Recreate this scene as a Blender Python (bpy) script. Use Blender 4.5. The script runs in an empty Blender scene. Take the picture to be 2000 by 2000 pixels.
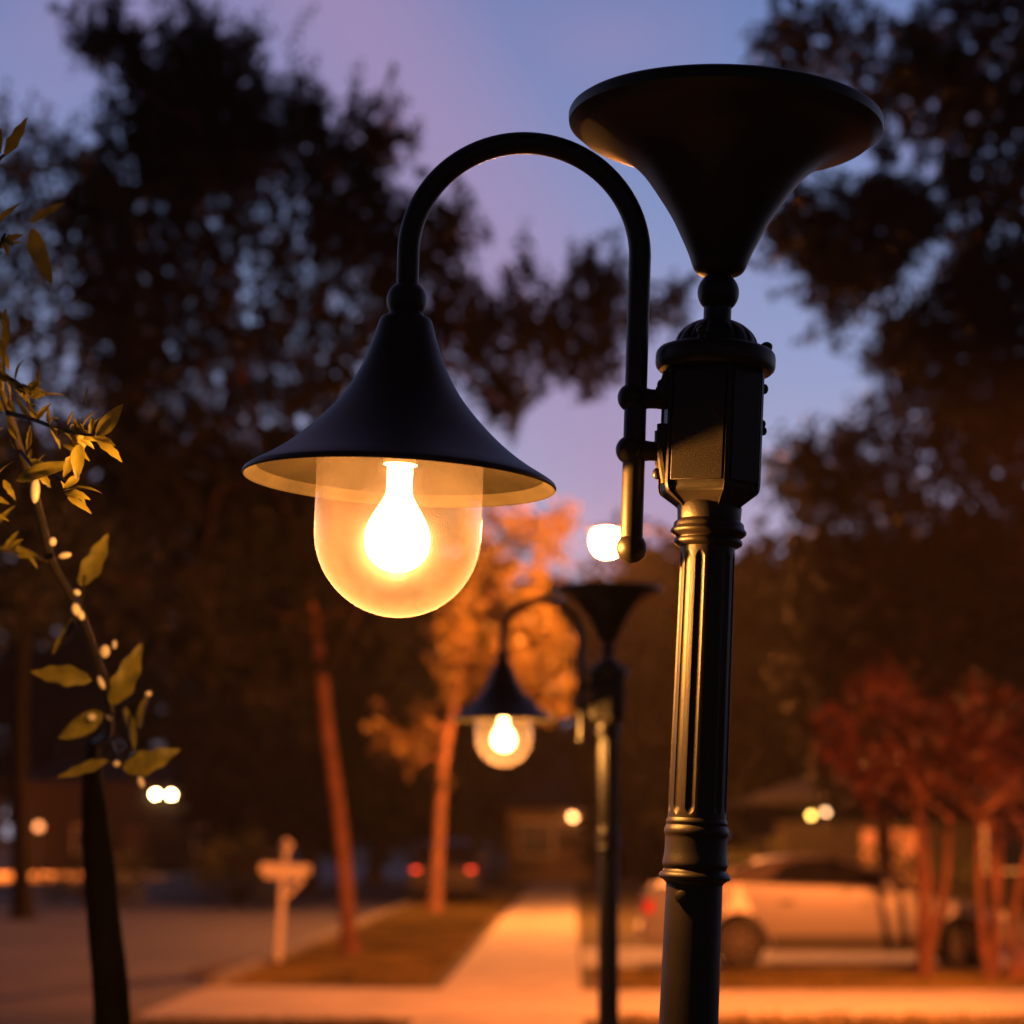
import bpy, math, random
import numpy as np
from mathutils import Vector, Matrix

SC = bpy.context.scene
COL = SC.collection
R = math.radians
random.seed(7)
rng = np.random.default_rng(7)
PI = math.pi

# ------------------------------------------------------------------ camera
F = 4400.0            # focal length in pixels of a 2000 px wide frame
EYE = 1.65
PITCH = math.atan(630.0 / F)
CP, SP = math.cos(PITCH), math.sin(PITCH)
D0 = 3.23             # distance of the near lamp

cam = bpy.data.cameras.new("camera")
camo = bpy.data.objects.new("camera", cam)
COL.objects.link(camo)
camo.location = (0, 0, EYE)
camo.rotation_euler = (R(90) + PITCH, 0, 0)
cam.sensor_width = 36.0
cam.lens = F / 2000 * 36.0
cam.clip_start = 0.1
cam.clip_end = 3000
cam.dof.use_dof = True
cam.dof.focus_distance = D0 * 1.01
cam.dof.aperture_fstop = 3.3
cam.dof.aperture_blades = 0
SC.camera = camo


def P(px, py, Y):
    """World point that the photograph shows at (px, py) if it stands Y metres down the street."""
    u, v = (px - 1000) / F, (1000 - py) / F
    d = Vector((u, CP - v * SP, SP + v * CP))
    return Vector((0, 0, EYE)) + d * (Y / d.y)


def DEP(p):
    return p[1] * CP + (p[2] - EYE) * SP


# ------------------------------------------------------------------ helpers
def tag(o, label=None, cat=None, group=None, kind=None):
    if label: o["label"] = label
    if cat: o["category"] = cat
    if group: o["group"] = group
    if kind: o["kind"] = kind
    return o


def empty(name, loc=(0, 0, 0), rot=(0, 0, 0)):
    o = bpy.data.objects.new(name, None)
    o.empty_display_size = 0.1
    COL.objects.link(o)
    o.location = loc
    o.rotation_euler = rot
    return o


class MB:
    def __init__(s):
        s.v = []; s.f = []

    def add(s, vs, fs):
        n = len(s.v)
        s.v.extend([tuple(v) for v in vs])
        s.f.extend([tuple(i + n for i in f) for f in fs])
        return s

    def box(s, c, d, rot=None):
        x, y, z = d[0] / 2, d[1] / 2, d[2] / 2
        vs = [Vector((i * x, j * y, k * z)) for i in (-1, 1) for j in (-1, 1) for k in (-1, 1)]
        if rot is not None: vs = [rot @ v for v in vs]
        vs = [v + Vector(c) for v in vs]
        return s.add(vs, [(0, 1, 3, 2), (4, 6, 7, 5), (0, 4, 5, 1), (2, 3, 7, 6), (0, 2, 6, 4), (1, 5, 7, 3)])

    def lathe(s, prof, seg=64, o=(0, 0, 0), ax=(0, 0, 1), mod=None, cap=True):
        """prof: list of (t along axis, radius)."""
        ax = Vector(ax).normalized()
        a = ax.orthogonal().normalized()
        if abs(ax.z) > .99: a = Vector((1, 0, 0))
        b = ax.cross(a)
        o = Vector(o)
        vs = []; fs = []
        for t, r in prof:
            for k in range(seg):
                th = 2 * PI * k / seg
                rr = r * (mod(t, th) if mod else 1)
                vs.append(o + ax * t + a * (rr * math.cos(th)) + b * (rr * math.sin(th)))
        n = len(prof)
        for i in range(n - 1):
            for k in range(seg):
                k2 = (k + 1) % seg
                fs.append((i * seg + k, i * seg + k2, (i + 1) * seg + k2, (i + 1) * seg + k))
        if cap:
            fs.append(tuple(range(seg - 1, -1, -1)))
            fs.append(tuple((n - 1) * seg + k for k in range(seg)))
        return s.add(vs, fs)

    def tube(s, pts, rad, seg=12, cap=True):
        pts = [Vector(p) for p in pts]
        if not hasattr(rad, '__len__'): rad = [rad] * len(pts)
        n = len(pts)
        vs = []; fs = []
        t0 = (pts[1] - pts[0]).normalized()
        a = t0.orthogonal().normalized()
        for i in range(n):
            t = (pts[min(i + 1, n - 1)] - pts[max(i - 1, 0)]).normalized()
            a = (a - t * a.dot(t))
            if a.length < 1e-6: a = t.orthogonal()
            a.normalize()
            b = t.cross(a)
            for k in range(seg):
                th = 2 * PI * k / seg
                vs.append(pts[i] + a * (rad[i] * math.cos(th)) + b * (rad[i] * math.sin(th)))
        for i in range(n - 1):
            for k in range(seg):
                k2 = (k + 1) % seg
                fs.append((i * seg + k, i * seg + k2, (i + 1) * seg + k2, (i + 1) * seg + k))
        if cap:
            fs.append(tuple(range(seg - 1, -1, -1)))
            fs.append(tuple((n - 1) * seg + k for k in range(seg)))
        return s.add(vs, fs)

    def ball(s, c, r, seg=32, rings=18, sc=(1, 1, 1)):
        prof = []
        vs = []; fs = []
        c = Vector(c)
        for i in range(rings + 1):
            ph = PI * i / rings
            for k in range(seg):
                th = 2 * PI * k / seg
                q = max(math.sin(ph), 1e-4)
                vs.append(c + Vector((r * sc[0] * q * math.cos(th), r * sc[1] * q * math.sin(th), -r * sc[2] * math.cos(ph))))
        for i in range(rings):
            for k in range(seg):
                k2 = (k + 1) % seg
                fs.append((i * seg + k, i * seg + k2, (i + 1) * seg + k2, (i + 1) * seg + k))
        return s.add(vs, fs)

    def build(s, name, m, parent=None, smooth=35, xf=None):
        me = bpy.data.meshes.new(name)
        v = s.v
        if xf is not None: v = [tuple(xf @ Vector(p)) for p in v]
        me.from_pydata(v, [], s.f)
        me.update()
        if smooth:
            me.polygons.foreach_set('use_smooth', [True] * len(me.polygons))
            me.set_sharp_from_angle(angle=R(smooth))
        me.materials.append(m)
        o = bpy.data.objects.new(name, me)
        COL.objects.link(o)
        if parent is not None: o.parent = parent
        return o


def rpath(pts, n=6):
    """Catmull-Rom resample"""
    pts = [Vector(p) for p in pts]
    q = [pts[0]] + pts + [pts[-1]]
    out = []
    for i in range(1, len(q) - 2):
        for k in range(n):
            t = k / n
            p0, p1, p2, p3 = q[i - 1], q[i], q[i + 1], q[i + 2]
            out.append(0.5 * ((2 * p1) + (p2 - p0) * t + (2 * p0 - 5 * p1 + 4 * p2 - p3) * t * t + (3 * p1 - p0 - 3 * p2 + p3) * t ** 3))
    out.append(pts[-1])
    return out


def smooth_prof(pr, n=5):
    v = rpath([Vector((a, b, 0)) for a, b in pr], n)
    return [(p.x, max(p.y, 1e-4)) for p in v]


# ------------------------------------------------------------------ materials
def mat(name, col, rough=.6, metal=0, spec=.5, bump=0, bscale=40, var=0, vscale=3, **kw):
    m = bpy.data.materials.new(name)
    m.use_nodes = True
    nt = m.node_tree
    b = nt.nodes['Principled BSDF']
    b.inputs['Base Color'].default_value = (*col, 1)
    b.inputs['Roughness'].default_value = rough
    b.inputs['Metallic'].default_value = metal
    b.inputs['Specular IOR Level'].default_value = spec
    tc = nt.nodes.new('ShaderNodeTexCoord')
    if var:
        n = nt.nodes.new('ShaderNodeTexNoise')
        n.inputs['Scale'].default_value = vscale
        n.inputs['Detail'].default_value = 6
        nt.links.new(tc.outputs['Object'], n.inputs['Vector'])
        cr = nt.nodes.new('ShaderNodeValToRGB')
        cr.color_ramp.elements[0].position = .3
        cr.color_ramp.elements[1].position = .7
        cr.color_ramp.elements[0].color = (*[c * (1 - var) for c in col], 1)
        cr.color_ramp.elements[1].color = (*[min(1, c * (1 + var)) for c in col], 1)
        nt.links.new(n.outputs['Fac'], cr.inputs['Fac'])
        nt.links.new(cr.outputs['Color'], b.inputs['Base Color'])
    if bump:
        n = nt.nodes.new('ShaderNodeTexNoise')
        n.inputs['Scale'].default_value = bscale
        n.inputs['Detail'].default_value = 3
        nt.links.new(tc.outputs['Object'], n.inputs['Vector'])
        bp = nt.nodes.new('ShaderNodeBump')
        bp.inputs['Strength'].default_value = bump
        bp.inputs['Distance'].default_value = kw.get('bdist', .002)
        nt.links.new(n.outputs['Fac'], bp.inputs['Height'])
        nt.links.new(bp.outputs['Normal'], b.inputs['Normal'])
    return m


def emit(name, col, s):
    m = bpy.data.materials.new(name)
    m.use_nodes = True
    nt = m.node_tree
    nt.nodes.clear()
    e = nt.nodes.new('ShaderNodeEmission')
    e.inputs['Color'].default_value = (*col, 1)
    e.inputs['Strength'].default_value = s
    o = nt.nodes.new('ShaderNodeOutputMaterial')
    nt.links.new(e.outputs[0], o.inputs['Surface'])
    return m


def leafmat(name, a, b, trans=.35, rough=.45, scale=2.0):
    m = bpy.data.materials.new(name)
    m.use_nodes = True
    nt = m.node_tree
    nt.nodes.clear()
    L = nt.links.new
    tc = nt.nodes.new('ShaderNodeTexCoord')
    n = nt.nodes.new('ShaderNodeTexNoise')
    n.inputs['Scale'].default_value = scale
    n.inputs['Detail'].default_value = 4
    L(tc.outputs['Object'], n.inputs['Vector'])
    cr = nt.nodes.new('ShaderNodeValToRGB')
    cr.color_ramp.elements[0].position = .35
    cr.color_ramp.elements[1].position = .65
    cr.color_ramp.elements[0].color = (*a, 1)
    cr.color_ramp.elements[1].color = (*b, 1)
    L(n.outputs['Fac'], cr.inputs['Fac'])
    p = nt.nodes.new('ShaderNodeBsdfPrincipled')
    p.inputs['Roughness'].default_value = rough
    p.inputs['Specular IOR Level'].default_value = .35
    t = nt.nodes.new('ShaderNodeBsdfTranslucent')
    L(cr.outputs['Color'], p.inputs['Base Color'])
    L(cr.outputs['Color'], t.inputs['Color'])
    mx = nt.nodes.new('ShaderNodeMixShader')
    mx.inputs[0].default_value = trans
    L(p.outputs[0], mx.inputs[1]); L(t.outputs[0], mx.inputs[2])
    o = nt.nodes.new('ShaderNodeOutputMaterial')
    L(mx.outputs[0], o.inputs['Surface'])
    return m


WARM = (1.0, .50, .13)
SODIUM = (1.0, .215, .034)

M = {}
M['paint'] = mat('black powder coat', (.017, .012, .008), rough=.39, spec=.46, bump=.9, bscale=650, bdist=.0006, var=.35, vscale=14)
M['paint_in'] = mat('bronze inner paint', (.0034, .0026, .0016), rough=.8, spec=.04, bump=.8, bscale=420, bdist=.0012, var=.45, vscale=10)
M['rim_in'] = mat('lighter inner rim', (.0085, .0066, .0042), rough=.7, spec=.1, bump=.6, bscale=300, bdist=.001, var=.35, vscale=12)  # inner rim strip, lighter in tone than the lining
M['ceramic'] = mat('lampholder ceramic', (.75, .72, .66), rough=.3)
M['bulb'] = emit('lit bulb glass', (1.0, .55, .16), 34)
_nt = M['bulb'].node_tree
_e = [n for n in _nt.nodes if n.type == 'EMISSION'][0]; _o = [n for n in _nt.nodes if n.type == 'OUTPUT_MATERIAL'][0]
_t = _nt.nodes.new('ShaderNodeBsdfTransparent'); _m = _nt.nodes.new('ShaderNodeMixShader'); _m.inputs[0].default_value = .5
_nt.links.new(_t.outputs[0], _m.inputs[1]); _nt.links.new(_e.outputs[0], _m.inputs[2]); _nt.links.new(_m.outputs[0], _o.inputs['Surface'])
M['bark'] = mat('dark bark', (.045, .033, .025), rough=.9, bump=.8, bscale=20, bdist=.02, var=.4, vscale=6)
M['bark_warm'] = mat('red brown bark', (.16, .075, .045), rough=.85, bump=.6, bscale=18, bdist=.02, var=.35, vscale=5)
M['bark_myrtle'] = mat('peeling reddish bark', (.12, .05, .032), rough=.8, bump=.5, bscale=18, bdist=.02, var=.45, vscale=5)
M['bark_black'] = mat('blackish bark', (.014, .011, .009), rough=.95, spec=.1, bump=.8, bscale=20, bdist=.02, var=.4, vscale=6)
M['twig'] = mat('twig bark', (.022, .016, .011), rough=.75, bump=.6, bscale=120, bdist=.001, var=.4, vscale=40)
M['glint_bead'] = mat('pale glint bead', (.80, .74, .62), rough=.35, spec=.6)  # near-white gloss so the beads read as lamplight glints
M['leaf_near'] = leafmat('oak leaf', (.14, .13, .02), (.30, .26, .035), .4, .42, 25)
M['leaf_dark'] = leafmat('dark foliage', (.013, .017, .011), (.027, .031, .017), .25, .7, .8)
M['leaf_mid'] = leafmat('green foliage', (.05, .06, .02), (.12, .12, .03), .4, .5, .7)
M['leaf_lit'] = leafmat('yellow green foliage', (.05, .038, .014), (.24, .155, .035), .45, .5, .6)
M['leaf_red'] = leafmat('autumn red foliage', (.016, .007, .005), (.085, .02, .009), .35, .5, 1.4)
M['concrete'] = mat('concrete', (.33, .31, .28), rough=.85, bump=.3, bscale=30, bdist=.004, var=.18, vscale=1.3)
M['kerb'] = mat('weathered kerb', (.13, .12, .11), rough=.9, var=.3, vscale=1.5)
M['asphalt'] = mat('asphalt', (.05, .049, .053), rough=.75, bump=.5, bscale=60, bdist=.006, var=.5, vscale=.35)  # broad dark patches painted in place of shadow bands on the road
M['white'] = mat('white painted wood', (.62, .60, .56), rough=.6, var=.1, vscale=6)
M['steel'] = mat('galvanised steel', (.30, .30, .30), rough=.5, metal=.6, var=.15, vscale=8)
M['carpaint'] = mat('silver car paint', (.19, .19, .215), rough=.32, metal=.35, spec=.6)
M['carpaint'].node_tree.nodes['Principled BSDF'].inputs['Coat Weight'].default_value = .6
M['carroof'] = mat('darker cabin tone', (.06, .05, .05), rough=.3, spec=.6)  # cabin of the silver car, darker in tone than its body
M['darkcar'] = mat('dark car paint', (.02, .02, .024), rough=.3, spec=.6)
M['tyre'] = mat('tyre rubber', (.015, .015, .015), rough=.85)
M['rim'] = mat('alloy rim', (.10, .095, .09), rough=.35, metal=.7)
M['carglass'] = mat('dark car glass', (.01, .011, .013), rough=.08, spec=.6)
M['tail'] = mat('red tail lamp lens', (.45, .015, .01), rough=.2, spec=.6)
M['headlens'] = mat('clear headlamp lens', (.5, .5, .5), rough=.15, spec=.6)
M['plastic'] = mat('black trim', (.02, .02, .02), rough=.6)
M['stucco'] = mat('tan stucco', (.22, .17, .13), rough=.9, bump=.4, bscale=25, bdist=.01, var=.15, vscale=2)
M['stucco_pink'] = mat('pale pink stucco', (.50, .30, .25), rough=.9, bump=.4, bscale=25, bdist=.01, var=.15, vscale=2)
M['stucco_dark'] = mat('brown stucco', (.025, .02, .016), rough=.9, bump=.4, bscale=25, bdist=.01, var=.15, vscale=2)
M['darkwood'] = mat('brown door paint', (.05, .03, .02), rough=.5, var=.2)
M['roof'] = mat('grey shingle roof', (.012, .011, .011), rough=.9, bump=.8, bscale=12, bdist=.03, var=.3, vscale=4)
M['winglass'] = mat('dark window glass', (.015, .016, .02), rough=.1, spec=.6)
M['mulch'] = mat('bark mulch', (.07, .04, .025), rough=.95, bump=1, bscale=40, bdist=.03, var=.5, vscale=12)


def grassmat():
    m = mat('lawn', (.09, .075, .028), rough=.95, bump=1, bscale=55, bdist=.05, var=.45, vscale=1.2)
    return m


M['lawn'] = grassmat()
M['blade'] = leafmat('grass blade', (.07, .06, .016), (.24, .18, .045), .3, .6, .9)


def globe_mat():
    """clear acrylic: lets light through, a glossy coat, and a thin film of dust and fine scratches"""
    m = bpy.data.materials.new('dusty clear acrylic')
    m.use_nodes = True
    nt = m.node_tree
    nt.nodes.clear()
    N = nt.nodes.new
    L = nt.links.new
    tc = N('ShaderNodeTexCoord')
    # blotchy dust
    n1 = N('ShaderNodeTexNoise'); n1.inputs['Scale'].default_value = 9; n1.inputs['Detail'].default_value = 5
    n1.inputs['Roughness'].default_value = .6
    L(tc.outputs['Object'], n1.inputs['Vector'])
    # fine slanted scratches
    mp = N('ShaderNodeMapping'); mp.inputs['Rotation'].default_value = (0.5, .9, .2); mp.inputs['Scale'].default_value = (40, 40, 260)
    L(tc.outputs['Object'], mp.inputs['Vector'])
    n2 = N('ShaderNodeTexNoise'); n2.inputs['Scale'].default_value = 1.3; n2.inputs['Detail'].default_value = 3
    L(mp.outputs[0], n2.inputs['Vector'])
    r1 = N('ShaderNodeMapRange'); r1.inputs[1].default_value = .35; r1.inputs[2].default_value = .72
    r1.inputs[3].default_value = .003; r1.inputs[4].default_value = .0085
    L(n1.outputs['Fac'], r1.inputs[0])
    r2 = N('ShaderNodeMapRange'); r2.inputs[1].default_value = .5; r2.inputs[2].default_value = .8
    r2.inputs[3].default_value = 0; r2.inputs[4].default_value = .0012
    L(n2.outputs['Fac'], r2.inputs[0])
    # sparse specks and droplets
    n3 = N('ShaderNodeTexVoronoi'); n3.inputs['Scale'].default_value = 70
    L(tc.outputs['Object'], n3.inputs['Vector'])
    r3 = N('ShaderNodeMapRange'); r3.inputs[1].default_value = .10; r3.inputs[2].default_value = .05
    r3.inputs[3].default_value = 0; r3.inputs[4].default_value = .02
    L(n3.outputs['Distance'], r3.inputs[0])
    a1 = N('ShaderNodeMath'); a1.operation = 'ADD'
    L(r1.outputs[0], a1.inputs[0]); L(r2.outputs[0], a1.inputs[1])
    a2 = N('ShaderNodeMath'); a2.operation = 'ADD'
    L(a1.outputs[0], a2.inputs[0]); L(r3.outputs[0], a2.inputs[1])
    tr = N('ShaderNodeBsdfTransparent'); tr.inputs['Color'].default_value = (.97, .95, .92, 1)
    tl = N('ShaderNodeBsdfTranslucent'); tl.inputs['Color'].default_value = (.9, .78, .9, 1)
    df = N('ShaderNodeBsdfDiffuse'); df.inputs['Color'].default_value = (.9, .78, .9, 1)
    ds = N('ShaderNodeMixShader'); ds.inputs[0].default_value = .5
    L(tl.outputs[0], ds.inputs[1]); L(df.outputs[0], ds.inputs[2])
    m1 = N('ShaderNodeMixShader')
    L(a2.outputs[0], m1.inputs[0]); L(tr.outputs[0], m1.inputs[1]); L(ds.outputs[0], m1.inputs[2])
    fs = N('ShaderNodeBsdfRefraction'); fs.inputs['IOR'].default_value = 1.3; fs.inputs['Roughness'].default_value = .72; fs.inputs['Color'].default_value = (1, .82, 1, 1)
    mf = N('ShaderNodeMixShader'); mf.inputs[0].default_value = .018
    L(m1.outputs[0], mf.inputs[1]); L(fs.outputs[0], mf.inputs[2]); m1 = mf
    gl = N('ShaderNodeBsdfGlossy'); gl.inputs['Roughness'].default_value = .07
    lw = N('ShaderNodeLayerWeight'); lw.inputs['Blend'].default_value = .5
    pw = N('ShaderNodeMath'); pw.operation = 'POWER'; pw.inputs[1].default_value = 4.0; L(lw.outputs['Facing'], pw.inputs[0])
    fr = N('ShaderNodeMath'); fr.operation = 'MULTIPLY_ADD'; fr.inputs[1].default_value = .5; fr.inputs[2].default_value = .05; L(pw.outputs[0], fr.inputs[0])
    bp = N('ShaderNodeBump'); bp.inputs['Strength'].default_value = .12; bp.inputs['Distance'].default_value = .002
    L(n1.outputs['Fac'], bp.inputs['Height']); L(bp.outputs[0], gl.inputs['Normal'])
    m2 = N('ShaderNodeMixShader')
    L(fr.outputs[0], m2.inputs[0]); L(m1.outputs[0], m2.inputs[1]); L(gl.outputs[0], m2.inputs[2])
    o = N('ShaderNodeOutputMaterial')
    L(m2.outputs[0], o.inputs['Surface'])
    return m


M['globe'] = globe_mat()

# ------------------------------------------------------------------ near path lamp
LEAN = 0.052
base = P(1345, 2000, D0)
top = P(1418, 200, D0)
ax = (top - base).normalized()
bx = base - ax * (base.z / ax.z)
lampA = empty('path_lamp', (bx.x, D0, 0), (0, math.atan2(ax.x, ax.z), 0))
LM = Matrix.Translation(lampA.location) @ lampA.rotation_euler.to_matrix().to_4x4()
LI = LM.inverted()


def lp(px, py, dy=0):
    return LI @ P(px, py, D0 + dy)


def axx(py):
    """pixel column of the post's axis at a row"""
    return 1345 + (2000 - py) * .0432 if py > 900 else 1392.5 + (900 - py) * .0365


def lz(py):
    return lp(axx(py), py).z


def lr(r, py):
    return r * DEP(P(1000, py, D0)) / F


def prof(pts):
    return sorted([(lz(py), lr(r, py)) for py, r in pts], key=lambda q: q[0])


# trumpet shaped top cover
tr_ = [(231, 304), (236, 306), (244, 306), (251, 304.5), (253, 301), (257, 300), (266, 286), (277, 256), (290, 225), (309, 192), (334, 163), (365, 138), (422, 99), (468, 75), (498, 61), (522, 52), (531, 46), (536, 38), (539, 27)]
pr = []
for py, r in tr_:
    pr.append((lz(py), lr(r, py)))
pr = pr[::-1]
pr = smooth_prof(pr[:-6], 3) + pr[-5:]
pr += [(lz(226), lr(297, 226)), (lz(222), lr(250, 222)), (lz(219), lr(120, 219)), (lz(218), lr(2, 218))]
MB().lathe(pr, 160).build('trumpet_cover', M['paint'], lampA)
# neck with ball
zc, rb = lz(572), lr(40.6, 572)
m_ = MB().lathe(prof([(542, 27), (600, 27), (603, 27), (640, 27)]), 48)
m_.build('finial_neck', M['paint'], lampA)
MB().ball((0, 0, zc), rb, 48, 28).build('finial_ball', M['paint'], lampA)
# ribbed dome
z0, z1 = lz(680), lz(626)
rd = lr(82, 680)
pp = []
for i in range(15):
    a = i / 14 * R(72)
    pp.append((z0 + (z1 - z0) * math.sin(a) / math.sin(R(72)), rd * math.cos(a)))
pp.append((z1, lr(20, 626)))


def domemod(t, th):
    k = (t - z0) / (z1 - z0)
    w = math.sin(min(1, max(0, k * 1.15)) * PI) ** .5 if 0 < k < .87 else 0
    return 1 - .045 * w * (0.5 + 0.5 * math.cos(th * 16)) ** 3


MB().lathe(pp, 192, mod=domemod).build('ribbed_dome', M['paint'], lampA)
# lid ring, slightly proud of the housing
rg = prof([(680, 84), (681, 100), (685, 110), (692, 115.5), (700, 117), (714, 117), (721, 115), (727, 109), (729, 96)])
MB().lathe(rg, 96).build('lid_ring', M['paint'], lampA)
for a in (10, 130, 250):
    sc_ = MB()
    c = Vector((lr(102, 690) * math.cos(R(a)), lr(102, 690) * math.sin(R(a)), lz(683)))
    sc_.lathe([(-.01, .006), (.006, .006), (.008, .0085), (.014, .0085), (.0165, .006), (.018, .003)], 16, o=c)
    sc_.build('lid_screw', M['paint'], lampA)
# hexagonal junction housing
angs = [-(a) for a in (150, 78, 30, -42, -90, -162)]      # toward the camera is -y
Rh = lr(104, 850)


def hexring(z, r, bev=3.0):
    vs = []
    for a in angs:
        for d in (bev, -bev):
            vs.append(Vector((r * math.cos(R(a + d)), r * math.sin(R(a + d)), z)))
    return vs


zs = [(lz(728), .97), (lz(738), 1.0), (lz(952), 1.0), (lz(963), .985), (lz(969), .95), (lz(990), .66), (lz(996), .60)]
hv = []; hf = []
for z, k in zs: hv += hexring(z, Rh * k)
nn = 12
for i in range(len(zs) - 1):
    for k in range(nn):
        k2 = (k + 1) % nn
        hf.append((i * nn + k, i * nn + k2, (i + 1) * nn + k2, (i + 1) * nn + k))
hf.append(tuple(range(nn))); hf.append(tuple(reversed([(len(zs) - 1) * nn + k for k in range(nn)])))
hf = [tuple(reversed(f)) for f in hf]
house = MB().add(hv, hf).build('junction_housing', M['paint'], lampA, smooth=25)
bv = house.modifiers.new('bevel', 'BEVEL'); bv.width = .0025; bv.segments = 2; bv.limit_method = 'ANGLE'; bv.angle_limit = R(20)
# raised access panel on the face turned to the street, plus side clamp plates
def face_panel(a0, a1, ins, zt, zb, th, name, m):
    p0 = Vector((Rh * math.cos(R(a0)), Rh * math.sin(R(a0)), 0)); p1 = Vector((Rh * math.cos(R(a1)), Rh * math.sin(R(a1)), 0))
    n = ((p0 + p1) / 2).normalized()
    q0 = p0.lerp(p1, ins); q1 = p0.lerp(p1, 1 - ins)
    vs = []
    for q in (q0, q1):
        for z in (zb, zt):
            for d in (-.002, th):
                vs.append(Vector((q.x, q.y, z)) + n * d)
    o = MB().add(vs, [(0, 1, 3, 2), (4, 6, 7, 5), (0, 4, 5, 1), (2, 3, 7, 6), (0, 2, 6, 4), (1, 5, 7, 3)]).build(name, m, lampA)
    b = o.modifiers.new('bevel', 'BEVEL'); b.width = .0012; b.segments = 2
    return o
face_panel(-78, -30, .10, lz(738), lz(950), .0022, 'access_panel', M['paint'])
face_panel(-150, -78, .07, lz(738), lz(950), .0018, 'access_panel', M['paint'])
# clamp band lugs and screws seen in outline
for (px, py, r) in ((1292, 752, 9), (1283, 925, 9), (1297, 914, 7), (1493, 760, 8), (1490, 828, 6), (1491, 842, 7), (1287, 762, 7)):
    lug = MB().ball(lp(px, py, -.02), r * D0 / F, 12, 8, (1, 1, 1.3))
    lug.build('clamp_screw', M['paint'], lampA)
cl = MB()
for py in (760, 925):
    cl.lathe([(lz(py + 14), Rh * .90), (lz(py + 12), Rh * .985), (lz(py - 12), Rh * .985), (lz(py - 14), Rh * .90)], 64)
# bracket saddle on the pipe side
cl2 = MB()
for (pa, pb) in (((1296, 735), (1290, 790)), ((1284, 835), (1292, 948))):
    a, b = lp(*pa), lp(*pb)
    pts = rpath([a, (a + b) / 2 + Vector((-.003, 0, 0)), b], 5)
    for dy in (-.028, .028):
        cl2.tube([p + Vector((0.006, dy, 0)) for p in pts], .0085, 10)
cl2.build('bracket_saddle', M['paint'], lampA)
# post: neck, rings, fluted shaft, collar, lower shaft
MB().lathe(prof([(985, 60), (992, 63), (1014, 62), (1019, 61)]), 64).build('post_neck', M['paint'], lampA)
ring = prof([(1017, 61), (1020, 64), (1024, 68), (1029, 69), (1033, 70), (1038, 74), (1043, 73), (1047, 69), (1050, 64), (1053, 62), (1056, 66), (1061, 67), (1065, 65), (1068, 60), (1070, 55)])
MB().lathe(smooth_prof(ring, 3), 96).build('collar', M['paint'], lampA)
NF = 12
za, zb = lz(1590), lz(1082)


def flute(t, th):
    if t <= za or t >= zb: return 1
    ph = (th + R(118 - 30 + 7)) % (2 * PI / NF) / (2 * PI / NF) - .5
    w = .32
    # rounded ends
    rr = .0125
    e = min(t - za, zb - t)
    if e < rr: w *= math.sqrt(max(0, 1 - (1 - e / rr) ** 2))
    if abs(ph) >= w or w < 1e-3: return 1
    return 1 - .08 * math.sqrt(1 - (ph / w) ** 2) * min(1, e / rr + .3)


sh = []
for i in range(121):
    k = i / 120
    py = 1604 + (1068 - 1604) * k
    sh.append((lz(py), lr(57 - 4 * k, py)))
ex = []
for q in (za, zb):
    for d in (.0005, .002, .004, .007, .010):
        z = q + d if q == za else q - d
        kk = (z - sh[0][0]) / (sh[-1][0] - sh[0][0])
        ex.append((z, sh[0][1] + (sh[-1][1] - sh[0][1]) * kk))
sh = sorted(sh + ex)
MB().lathe(sh, 288, mod=flute, cap=False).build('fluted_shaft', M['paint'], lampA, smooth=50)
col_ = prof([(1596, 55), (1600, 58), (1606, 60), (1610, 59), (1613, 58.5), (1616, 61), (1622, 63), (1628, 63), (1634, 61), (1642, 60.5), (1665, 61), (1682, 63.5), (1690, 64), (1695, 62), (1699, 60), (1703, 63), (1707, 68), (1713, 70), (1717, 68), (1720, 62), (1724, 57), (1728, 55)])
MB().lathe(smooth_prof(col_, 3), 96).build('collar', M['paint'], lampA)
zl = lz(1722)
low = [(0.0, .085), (.02, .085), (.03, .075), (.12, .073), (.14, .062), (.16, .058), (.5, .0475), (lz(2000), lr(58, 2000)), (lz(1850), lr(56.5, 1850)), (zl, lr(55, 1722))]
MB().lathe(low, 64).build('lower_shaft', M['paint'], lampA)
a = lp(1327, 1750)
MB().lathe([(-.004, .009), (.002, .009), (.0035, .006)], 20, o=(a.x, -lr(51, 1750), a.z), ax=(-.25, -1, 0)).build('set_screw', M['paint'], lampA)
# curved arm
c0 = lp(1024, 498)
pL, pR = lp(797.5, 498), lp(1250, 498)
rad = (pR - pL).length / 2
cc = (pL + pR) / 2
xd = (pR - pL).normalized()
dn = (lp(1232, 1070) - lp(1250, 503)).normalized()
up = -dn
up = (up - xd * up.dot(xd)).normalized()
arm = [lp(1233, 1064)]
for k in range(1, 8): arm.append(lp(1233, 1064).lerp(pR, k / 8))
for k in range(49):
    th = PI * k / 48
    arm.append(cc + xd * (rad * math.cos(th)) + up * (rad * math.sin(th)))
endL = lp(795, 590)
for k in range(1, 5): arm.append(pL.lerp(endL, k / 4))
MB().tube(arm, lr(21.6, 500), 40).build('curved_arm', M['paint'], lampA)
MB().ball(lp(1233, 1070), lr(30, 1070), 40, 24).build('arm_end_ball', M['paint'], lampA)
for (px, py) in ((1235, 777), (1231.5, 879)):
    c = lp(px, py)
    b_ = MB().ball(c, lr(29, py), 40, 24)
    e = lp(1300, py + 3.5)
    e2 = c.lerp(e, .5)
    b_.tube([c.lerp(e, .3), c.lerp(e, .42), c.lerp(e, .55), e], [lr(24, py), lr(20.5, py), lr(19, py), lr(19, py)], 32)
    b_.build('arm_bracket', M['paint'], lampA)
# shade hanging from the arm: its own axis
sT, sB = lp(794.5, 587), lp(770, 1205)
sax = (sB - sT).normalized()


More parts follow.
